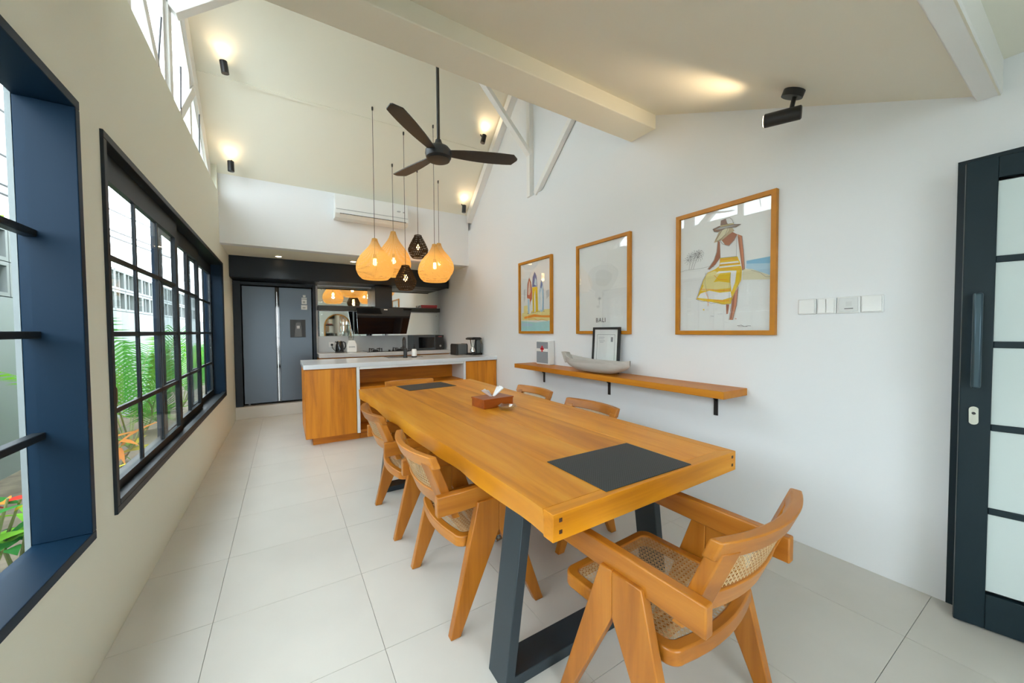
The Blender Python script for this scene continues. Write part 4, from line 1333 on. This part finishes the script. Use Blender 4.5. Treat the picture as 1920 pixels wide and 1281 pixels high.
UD = (0.03, -0.42, 0.9)
def on_roof(x, y, off=0.09):
    n = Vector((0, -SL, -1)).normalized()
    return Vector((x, y, zroof(y))) + n * off
uplight(on_roof(-0.50, 5.62, 0.13), (-0.02, 0.05, 1), 'black spot lamp lowest on the left beside the window wall', 1.1, (0, -0.55, 1))
uplight(on_roof(2.52, 5.62, 0.13), (0.05, -0.05, 1), 'black spot lamp lowest on the right beyond the fan', 1.5, (0, -0.55, 1))
uplight(on_roof(-0.46, 4.84, 0.13), (-0.12, -0.05, 1), 'black spot lamp high up near the gable window', 1.1, (0, -0.55, 1))
uplight(on_roof(2.46, 4.80, 0.13), (0.25, -0.05, 1), 'black spot lamp above the fan blade by the white truss', 1.9, (0.1, -0.55, 1))

cs = empty('ceiling_spotlight', (2.422, 0.937, znear(0.937)), 0, 'black cylindrical spotlight hanging from the low ceiling over the large print', 'spot lamp')
MB().lathe([(0.052, -0.035), (0.052, 0.01)], 24).build('ceiling_mount', M['black'], cs, rot=(math.atan(0.443), 0, 0))
MB().tube([(0, 0, -0.03), (-0.012, 0.012, -0.115)], 0.011, 10).build('lamp_arm', M['black'], cs)
d = Vector((-0.32, 0.94, 0.06)).normalized()
cc = Vector((-0.055, 0.03, -0.145))
MB().tube([cc - d * 0.08, cc - d * 0.075, cc + d * 0.085, cc + d * 0.09], [0.030, 0.036, 0.036, 0.030], 24).build('lamp_body', M['black'], cs)
MB().tube([cc + d * 0.0905, cc + d * 0.092], 0.028, 18).build('lamp_face', M['lampface'], cs)
light('ceiling_spot_beam', 'SPOT', cc + d * 0.11, 11, (1.0, 0.74, 0.46), cs, 0.03, cc + d * 0.11 + Vector((-0.30, 0.95, 0.50)), 100, 1.0)
# ------------------------------------------------------------------ air conditioner
ac = empty('air_conditioner', (1.12, YB, 2.90), 0, 'white split air conditioner high on the back wall', 'air conditioner')
MB().prism([(0, 0.0), (-0.16, 0.0), (-0.205, 0.05), (-0.205, 0.10), (-0.185, 0.30), (-0.17, 0.325), (0, 0.325)], 'x', -0.50, 0.50).build('body', M['plastic_white'], ac, bevel=0.008)
MB().box(-0.49, 0.49, -0.211, -0.200, 0.105, 0.112).build('panel_seam', M['plastic_grey'], ac)
MB().prism([(-0.150, -0.004), (-0.214, 0.045), (-0.210, 0.055), (-0.145, 0.006)], 'x', -0.44, 0.44).build('louvre', M['plastic_white'], ac, bevel=0.002)
MB().prism([(-0.202, 0.044), (-0.216, 0.0445), (-0.216, 0.052), (-0.202, 0.053)], 'x', -0.44, 0.46).build('outlet_slot', M['black'], ac)
MB().prism([(0.36 + 0.028 * math.cos(k * PI / 6), 0.20 + 0.010 * math.sin(k * PI / 6)) for k in range(12)], 'y', -0.206, -0.192).box(0.42, 0.44, -0.206, -0.192, 0.19, 0.205).build('badge', M['plastic_grey'], ac)

# ------------------------------------------------------------------ island
IY0, IY1, IX0 = 4.81, 5.72, 0.185
WT, WTH = 0.948, 0.052
wt = MB().box(IX0 - 0.012, XR - 0.002, IY0 - 0.015, IY1, WT - WTH, WT).build('island_worktop', M['quartz'], bevel=0.003)
tag(wt, 'long pale quartz worktop of the kitchen island', 'worktop')
lc = empty('island_cabinet', (0.46, IY0, 0), 0, 'teak island cabinet unit at the left end of the island', 'cabinet')
MB().box(-0.275, 0.275, 0.022, 0.89, 0.085, WT - WTH - 0.001).build('body', M['cab'], lc, bevel=0.002)
MB().box(-0.270, 0.272, 0.0, 0.020, 0.088, WT - WTH - 0.012).build('door', M['cab'], lc, bevel=0.002)
MB().box(-0.20, 0.312, 0.06, 0.88, 0.0, 0.085).build('plinth', M['cab_x'], lc)
MB().box(0.277, 0.312, -0.004, 0.89, 0.085, WT - WTH - 0.001).build('side_panel', M['white'], lc)
rc = empty('island_cabinet', (2.445, IY0, 0), 0, 'teak island cabinet unit against the right wall', 'cabinet')
MB().box(-0.252, 0.25, 0.022, 0.89, 0.085, WT - WTH - 0.001).build('body', M['cab'], rc, bevel=0.002)
MB().box(-0.252, 0.25, 0.06, 0.88, 0.0, 0.085).build('plinth', M['cab_x'], rc)
MB().box(-0.250, 0.246, 0.0, 0.020, 0.088, WT - WTH - 0.012).build('door', M['cab'], rc, bevel=0.002)
MB().box(-0.285, -0.254, -0.002, 0.89, 0.0, WT - WTH - 0.001).build('side_panel', M['white'], rc)
sn = empty('island_open_shelf', (1.46, IY0, 0), 0, 'open teak shelf recess in the middle of the island', 'shelf')
MB().box(-0.684, 0.69, 0.06, 0.44, 0.0, 0.085).build('plinth', M['cab_x'], sn)
MB().box(-0.684, 0.696, 0.42, 0.45, 0.085, WT - WTH - 0.001).build('back_panel', M['cab_x'], sn)
MB().box(-0.684, 0.696, 0.01, 0.418, 0.615, 0.645).build('shelf_board', M['cab_x'], sn)
MB().box(-0.684, 0.696, 0.02, 0.418, 0.088, 0.115).build('shelf_board', M['cab_x'], sn)
MB().box(-0.684, 0.696, 0.0, 0.03, WT - WTH - 0.03, WT - WTH - 0.001).build('top_rail', M['white'], sn)

# sink, tap, soap
sk = empty('sink', (1.50, 5.50, WT), 0, 'sunken steel sink behind the tap on the island', 'sink')
MB().ring([(-0.25, -0.16), (0.25, -0.16), (0.25, 0.16), (-0.25, 0.16)], [(-0.235, -0.145), (0.235, -0.145), (0.235, 0.145), (-0.235, 0.145)], 'z', 0.0005, 0.004).build('rim', M['chrome'], sk)
MB().box(-0.235, 0.235, -0.145, 0.145, 0.0005, 0.0012).build('basin', mat('dark_sink_steel', (0.16, 0.17, 0.18), 0.3, metal=0.8), sk)
tap = empty('kitchen_tap', (1.472, 5.30, WT), 0, 'tall matte black arched tap on the island', 'tap')
MB().lathe([(0.030, 0.0), (0.030, 0.012), (0.026, 0.02), (0.026, 0.13), (0.018, 0.14)], 20).build('tap_base', M['black'], tap)
MB().tube([(0, 0, 0.13), (0, 0, 0.22)] + [(0.0 + 0.045 - 0.045 * math.cos(a) if 0 else 0.0, 0.055 - 0.055 * math.cos(a), 0.235 + 0.055 * math.sin(a)) for a in [k * PI / 10 for k in range(11)]] + [(0, 0.11, 0.16)], 0.011, 12).build('spout', M['black'], tap)
MB().tube([(0, 0.11, 0.17), (0, 0.11, 0.115)], 0.015, 12).build('spray_head', M['black'], tap)
MB().tube([(0.02, 0, 0.09), (0.075, 0, 0.10)], 0.007, 8).build('tap_lever', M['black'], tap)
so = empty('soap_dispenser', (1.60, 5.30, WT), 0, 'white and black pump soap bottle beside the tap', 'bottle')
MB().lathe([(0.034, 0.002), (0.036, 0.010), (0.036, 0.105), (0.030, 0.12), (0.014, 0.13), (0.014, 0.14)], 20).build('bottle', M['plastic_white'], so)
MB().lathe([(0.0365, 0.001), (0.0365, 0.02)], 20).build('base_band', M['black'], so)
MB().lathe([(0.026, 0.122), (0.016, 0.14), (0.012, 0.165)], 16).tube([(0, 0, 0.16), (0, 0, 0.195), (0.0, -0.03, 0.19)], 0.006, 8).build('pump', M['black'], so)

# kettle-shaped toaster and coffee maker at the right end
to = empty('toaster', (2.35, 5.40, WT), 0.10, 'dark steel toaster beside the coffee maker', 'toaster')
MB().prism([(-0.10, 0.012), (0.10, 0.012), (0.10, 0.15), (0.085, 0.175), (-0.085, 0.175), (-0.10, 0.15)], 'x', -0.07, 0.085).build('body', mat('dark_brushed_steel', (0.13, 0.14, 0.145), 0.35, metal=0.8), to, bevel=0.008)
MB().prism([(-0.105, 0.004), (0.105, 0.004), (0.105, 0.155), (0.088, 0.180), (-0.088, 0.180), (-0.105, 0.155)], 'x', -0.10, -0.07).build('end_cap', M['black'], to, bevel=0.006)
MB().prism([(-0.105, 0.004), (0.105, 0.004), (0.105, 0.155), (0.088, 0.180), (-0.088, 0.180), (-0.105, 0.155)], 'x', 0.085, 0.10).build('end_cap', M['black'], to, bevel=0.006)
MB().box(-0.06, 0.075, -0.045, -0.02, 0.170, 0.177).box(-0.06, 0.075, 0.02, 0.045, 0.170, 0.177).build('slot', M['gloss_black'], to)
cm = empty('coffee_maker', (2.575, 5.30, WT), 0, 'black drip coffee maker with a steel jug by the wall', 'coffee maker')
MB().box(-0.09, 0.085, -0.10, 0.12, 0.001, 0.03).build('base', M['black'], cm, bevel=0.006)
MB().box(-0.005, 0.065, -0.09, 0.12, 0.03, 0.24).build('tower', mat('dark_grey_plastic', (0.05, 0.06, 0.06), 0.4), cm, bevel=0.008)
MB().prism([(-0.10, 0.24), (0.07, 0.24), (0.078, 0.262), (0.05, 0.278), (-0.07, 0.278), (-0.105, 0.262)], 'y', -0.10, 0.12).build('lid', M['black'], cm, bevel=0.004)
MB().lathe([(0.028, 0.135), (0.046, 0.24)], 20, (-0.052, -0.04, 0)).build('filter_cone', M['chrome'], cm)
MB().lathe([(0.030, 0.032), (0.046, 0.05), (0.044, 0.085), (0.030, 0.115), (0.026, 0.128)], 20, (-0.050, -0.04, 0)).build('jug', M['chrome'], cm)
MB().tube([(0.07, -0.06, 0.05), (0.10, -0.06, 0.07), (0.105, -0.06, 0.17), (0.075, -0.06, 0.225)], 0.012, 10).build('water_tank', M['crystal'], cm)

# ------------------------------------------------------------------ fridge alcove
st = struct(MB().box(XL, 0.455, 6.90, 7.78, 0.0, 0.185).build('platform', M['tile'], bevel=0.004))
FX0, FX1, FYF, FZ0, FZ1 = -0.545, 0.395, 6.98, 0.215, 2.045
fg = empty('refrigerator', (-0.075, FYF, 0.185), 0, 'slate grey side by side refrigerator with a water dispenser', 'refrigerator')
def fq(x0, x1): return x0 + 0.075, x1 + 0.075
a, c = fq(FX0, FX1)
MB().box(a, c, 0.06, 0.72, 0.03, FZ1 - 0.185).build('cabinet', mat('fridge_side_grey', (0.05, 0.06, 0.07), 0.5), fg, bevel=0.003)
xs = -0.075 + 0.075 - 0.008
dm = -0.012 + 0.0
MB().box(a, dm - 0.024, 0.0, 0.058, 0.03, FZ1 - 0.185).build('door', M['fridge'], fg, bevel=0.005)
dr = MB().box(dm + 0.024, c, 0.0, 0.058, 0.03, FZ1 - 0.185).build('door', M['fridge'], fg, bevel=0.005)
MB().box(dm - 0.024, dm + 0.024, 0.02, 0.05, 0.03, FZ1 - 0.185).build('handle_recess', M['gloss_black'], fg)
MB().box(dm - 0.009, dm - 0.002, 0.006, 0.02, 0.04, FZ1 - 0.26).build('handle_strip', M['chrome'], fg)
dp = MB().box(0.155, 0.375, -0.003, 0.002, 1.055, 1.345).build('dispenser_panel', M['black'], dr, bevel=0.001)
MB().prism([(0.215, 1.065), (0.325, 1.065), (0.305, 1.30), (0.235, 1.30)], 'y', -0.006, -0.003).build('dispenser_recess', mat('dispenser_steel', (0.05, 0.045, 0.04), 0.3, metal=0.5), dr)
MB().box(0.25, 0.29, -0.008, -0.006, 1.20, 1.245).build('dispenser_lever', M['plastic_grey'], dr)
for k, (x0, x1, z0, z1) in enumerate(((0.345, 0.385, 1.715, 1.75), (0.325, 0.40, 1.688, 1.706), (0.325, 0.40, 1.60, 1.68), (0.318, 0.405, 1.51, 1.585))):
    s_ = MB().box(x0, x1, -0.0015, 0.001, z0, z1).build('sticker', M['paper'], dr)
    if k > 1:
        MB().box(x0 + 0.02, x1 - 0.025, -0.0022, -0.0015, z0 + 0.02, z1 - 0.03).build('print', INK['mgry'], s_)
for x in (-0.42, 0.42):
    MB().lathe([(0.02, 0.0), (0.02, 0.03)], 12, (x, 0.10, 0)).build('foot', M['plastic_grey'], fg)

hs = empty('fridge_housing', (-0.08, 7.0, 0.185), 0, 'dark navy tall panels framing the refrigerator', 'cabinet')
MB().box(XL + 0.08 + 0.002, FX0 + 0.08 - 0.012, -0.05, 0.77, 0.0, 1.925).build('side_panel', M['cabnavy'], hs, bevel=0.002)
MB().box(FX1 + 0.08 + 0.012, 0.455 + 0.08, -0.05, 0.77, 0.0, 1.925).build('side_panel', M['cabnavy'], hs, bevel=0.002)
MB().box(FX0 + 0.08 - 0.012, FX1 + 0.08 + 0.012, -0.02, 0.76, 1.875, 1.925).build('top_panel', M['cabnavy'], hs, bevel=0.002)
bk = empty('overhead_cabinet', (1.02, 6.6, 2.145), 0, 'long dark navy overhead cabinet across the kitchen alcove', 'cabinet')
MB().box(XL - 1.02 + 0.002, XR - 1.02 - 0.03, 0.0, 0.018, -0.012, SOF - 2.145 - 0.001).build('fascia', M['cabnavy'], bk, bevel=0.002)
MB().box(XL - 1.02 + 0.002, 0.49 - 1.02, 0.02, 0.595, -0.02, SOF - 2.145 - 0.001).build('body', M['cabnavy'], bk)
MB().box(0.49 - 1.02, XR - 1.02 - 0.03, 0.02, 0.595, 0.0, SOF - 2.145 - 0.001).build('body', M['cabnavy'], bk)

# back counter
ct = tag(MB().box(0.46, XR - 0.002, 6.60, YK - 0.002, 0.905, 0.970).build('kitchen_worktop', M['marble'], bevel=0.003), 'grey marble worktop along the kitchen back wall', 'worktop')
bc = empty('kitchen_base_cabinet', (1.58, 6.63, 0), 0, 'teak base cabinets under the back worktop', 'cabinet')
MB().box(-1.11, 1.11, 0.03, 0.56, 0.09, 0.904).build('body', M['cab'], bc)
for k in range(4):
    MB().box(-1.10 + k * 0.55, -0.56 + k * 0.55, 0.005, 0.028, 0.10, 0.89).build('door', M['cab'], bc, bevel=0.002)
MB().box(-1.10, 1.10, 0.08, 0.5, 0, 0.09).build('plinth', M['black'], bc)
bs = struct(MB().box(0.50, XR - 0.002, YK - 0.014, YK - 0.001, 0.972, 1.25).build('backsplash', M['marble']))
for (x0, x1, z0, z1, lab) in ((0.50, 1.42, 1.79, 2.12, 'upper left mirror panel above the black kitchen shelf'), (1.66, XR - 0.005, 1.79, 2.14, 'upper right mirror panel beside the hood chimney'), (0.50, XR - 0.005, 1.252, 1.69, 'long lower mirror panel behind the cooker hood')):
    root = empty('mirror_panel', ((x0 + x1) / 2, YK, z0), 0, lab, 'mirror', 'mirror panels on the kitchen wall')
    w_ = (x1 - x0) / 2
    MB().box(-w_, w_, -0.010, -0.001, 0, z1 - z0).build('mirror', M['mirror'], root)
    for sx in (-1, 1):
        for zz in (0.06, z1 - z0 - 0.06):
            MB().tube([(sx * (w_ - 0.06), -0.0135, zz), (sx * (w_ - 0.06), -0.009, zz)], 0.009, 10).build('mirror_screw', M['chrome'], root)
ks = empty('kitchen_shelf', (1.56, YK, 1.70), 0, 'long thin black shelf across the kitchen mirror', 'shelf')
MB().box(-1.07, -0.182, -0.20, -0.012, 0.0, 0.075).box(0.117, 1.085, -0.20, -0.012, 0.0, 0.075).build('shelf_board', mat('black_stained_wood', (0.022, 0.024, 0.018), 0.35), ks, bevel=0.002)
# chimney hood with an angled black glass front
hd = empty('cooker_hood', (1.52, YK, 1.28), 0, 'black angled glass cooker hood with a square chimney', 'cooker hood')
MB().box(-0.14, 0.155, -0.36, -0.012, 0.455, 0.855).build('chimney', mat('navy_black_metal', (0.018, 0.026, 0.036), 0.35, metal=0.3), hd, bevel=0.002)
MB().prism([(-0.30, 0.0), (-0.34, 0.02), (-0.47, 0.42), (-0.46, 0.455), (-0.21, 0.455), (-0.21, 0.04)], 'x', -0.41, 0.40).build('body', M['black'], hd, bevel=0.004)
MB().add([(-0.43, -0.349, 0.0), (0.41, -0.349, 0.0), (0.47, -0.492, 0.455), (-0.475, -0.492, 0.455), (-0.43, -0.341, 0.0), (0.41, -0.341, 0.0), (0.47, -0.484, 0.455), (-0.475, -0.484, 0.455)],
         [(0, 1, 2, 3), (7, 6, 5, 4), (0, 4, 5, 1), (1, 5, 6, 2), (2, 6, 7, 3), (3, 7, 4, 0)]).build('glass_front', M['gloss_black'], hd)
MB().box(-0.02, 0.04, -0.489, -0.482, 0.425, 0.437).build('badge', M['plastic_white'], hd)
# things on the kitchen shelf
for k, (dx, dz, ang, lab) in enumerate(((0.0, 0.0, 0.05, 'dark red flat book at the bottom of the pile on the kitchen shelf'), (0.01, 0.031, -0.08, 'brighter red book on top of the pile on the kitchen shelf'))):
    bkk = empty('book', (2.43 + dx, 7.09, 1.776 + dz), ang, lab, 'book', 'red books on the kitchen shelf')
    MB().box(-0.16, 0.15, -0.07, 0.07, 0.003, 0.027).build('pages', M['paper'], bkk)
    MB().box(-0.165, 0.155, -0.074, 0.074, 0.0, 0.003).box(-0.165, 0.155, -0.074, 0.074, 0.027, 0.030).box(-0.165, 0.155, -0.076, -0.072, 0.0, 0.030).build('cover', mat('book_red', (0.30 + 0.15 * k, 0.03, 0.035), 0.5), bkk)

# hob
hb = empty('gas_hob', (1.60, 6.88, 0.970), 0, 'black glass gas hob on the back worktop', 'hob')
MB().box(-0.40, 0.36, -0.22, 0.22, 0.001, 0.012).build('glass_top', M['gloss_black'], hb, bevel=0.002)
for sx in (-0.22, 0.20):
    bn = MB().lathe([(0.055, 0.012), (0.055, 0.024), (0.035, 0.03), (0.035, 0.036), (0.0, 0.038)], 20, (sx, 0.0, 0)).build('burner', M['black'], hb)
    for k in range(4):
        a = k * PI / 2 + PI / 4
        MB().bar((sx + 0.04 * math.cos(a), 0.04 * math.sin(a), 0.050), (sx + 0.125 * math.cos(a), 0.125 * math.sin(a), 0.050), 0.010, 0.012).box(sx + 0.125 * math.cos(a) - 0.007, sx + 0.125 * math.cos(a) + 0.007, 0.125 * math.sin(a) - 0.007, 0.125 * math.sin(a) + 0.007, 0.012, 0.062).build('pan_support', M['black'], bn)
MB().lathe([(0.018, 0.012), (0.018, 0.03), (0.014, 0.034)], 16, (-0.02, -0.17, 0)).build('control_knob', M['black'], hb)
MB().lathe([(0.018, 0.012), (0.018, 0.03), (0.014, 0.034)], 16, (0.05, -0.17, 0)).build('control_knob', M['black'], hb)

# electric kettle with base
ke = empty('electric_kettle', (0.80, 6.92, 0.970), 0, 'shiny black electric kettle by the refrigerator housing', 'kettle')
MB().lathe([(0.075, 0.001), (0.075, 0.014), (0.06, 0.018)], 24).build('power_base', M['black'], ke)
MB().lathe([(0.068, 0.02), (0.070, 0.03), (0.062, 0.12), (0.048, 0.18), (0.036, 0.198), (0.0, 0.205)], 28).build('body', M['gloss_black'], ke)
MB().tube([(0.045, -0.01, 0.185), (0.085, -0.01, 0.175), (0.095, -0.01, 0.11), (0.068, -0.01, 0.05)], 0.010, 10).build('handle', M['black'], ke)
MB().prism([(-0.045, 0.165), (-0.078, 0.185), (-0.05, 0.195)], 'y', -0.018, 0.018).build('spout', M['black'], ke)
# blender
bd = empty('blender', (0.985, 6.92, 0.970), 0, 'white blender base with a clear jug beside the kettle', 'blender')
MB().prism([(-0.078, 0.002), (0.078, 0.002), (0.082, 0.13), (0.062, 0.175), (0.05, 0.205), (-0.05, 0.205), (-0.062, 0.175), (-0.082, 0.13)], 'y', -0.075, 0.075).build('motor_base', M['plastic_white'], bd, bevel=0.010)
MB().box(-0.05, 0.05, -0.078, -0.074, 0.085, 0.105).build('control_strip', M['plastic_grey'], bd)
MB().lathe([(0.040, 0.206), (0.045, 0.24), (0.062, 0.36), (0.060, 0.362), (0.042, 0.245)], 24, cap=False).build('jug', M['crystal'], bd)
MB().lathe([(0.060, 0.362), (0.062, 0.38), (0.02, 0.385), (0.02, 0.40)], 20).build('lid', M['crystal'], bd)
# wall socket with plug
ws = empty('wall_socket', (0.70, YK - 0.014, 1.10), 0, 'white wall socket with a black plug above the kettle', 'socket')
MB().box(-0.042, 0.042, -0.010, -0.0005, -0.042, 0.042).build('cover_plate', M['plastic_white'], ws, bevel=0.003)
MB().tube([(0.005, -0.008, 0), (0.005, -0.04, 0)], 0.020, 14).build('plug', M['black'], ws)
MB().tube([(0.005, -0.035, -0.01), (0.01, -0.06, -0.06), (0.05, -0.12, -0.11), (0.075, -0.18, -0.122)], 0.005, 6).build('cable', M['black'], ws)
# microwave
mw = empty('microwave', (2.325, 6.74, 0.970), 0, 'dark grey microwave oven on the back worktop', 'microwave')
mwm = mat('dark_grey_enamel', (0.055, 0.065, 0.075), 0.35, metal=0.2)
MB().box(-0.295, 0.29, 0.02, 0.40, 0.008, 0.282).build('body', mwm, mw, bevel=0.004)
md = MB().box(-0.293, 0.125, 0.0, 0.02, 0.010, 0.280).build('door', mwm, mw, bevel=0.003)
MB().box(-0.20, 0.10, -0.002, 0.001, 0.045, 0.245).build('door_window', M['gloss_black'], md)
MB().box(0.128, 0.288, 0.0, 0.02, 0.010, 0.280).build('control_panel', M['gloss_black'], mw, bevel=0.002)
MB().tube([(0.215, -0.015, 0.075), (0.215, 0.0, 0.075)], 0.020, 18).build('control_knob', M['chrome'], mw)
MB().box(0.18, 0.25, -0.001, 0.001, 0.245, 0.258).build('display', mat('dim_red_display', (0.35, 0.05, 0.05), 0.4), mw)
for x in (-0.25, 0.25):
    MB().lathe([(0.015, 0.0), (0.015, 0.01)], 10, (x, 0.08, 0)).build('foot', M['black'], mw)

# recessed downlights in the alcove ceiling
for k, (x, y, lab) in enumerate(((-0.05, 6.40, 'recessed ceiling downlight above the refrigerator'), (0.95, 6.30, 'recessed ceiling downlight between refrigerator and pendants'), (1.80, 6.32, 'recessed ceiling downlight behind the right pendants'))):
    dl = empty('downlight', (x, y, SOF), 0, lab, 'downlight', 'recessed downlights in the alcove ceiling')
    MB().lathe([(0.050, -0.004), (0.050, 0.0), (0.038, 0.0), (0.038, -0.004)], 24, cap=False).build('trim_ring', M['white'], dl)
    MB().lathe([(0.038, -0.0035), (0.0, -0.0035)], 24, cap=False).build('lamp_face', M['lampface'], dl)
    light('downlight_beam', 'SPOT', (0, 0, -0.02), 9, (1.0, 0.84, 0.66), dl, 0.04, (0, 0.02, -1), 110, 0.8)

# arched mirror on the wall behind the camera (seen in the kitchen mirror)
am = empty('arched_mirror', (1.86, YN, 0.30), 0, 'tall arched wooden framed mirror reflected in the kitchen mirror', 'mirror')
def arch(r, z0, zc, n=20):
    return [(-r, z0)] + [(-r * math.cos(PI * k / n), zc + r * math.sin(PI * k / n)) for k in range(n + 1)] + [(r, z0)]
MB().ring(arch(0.50, 0, 1.25), arch(0.455, 0.045, 1.25), 'y', 0.001, 0.035).build('frame', M['frame'], am)
MB().prism(arch(0.457, 0.043, 1.25), 'y', 0.002, 0.012).build('mirror', M['mirror'], am)
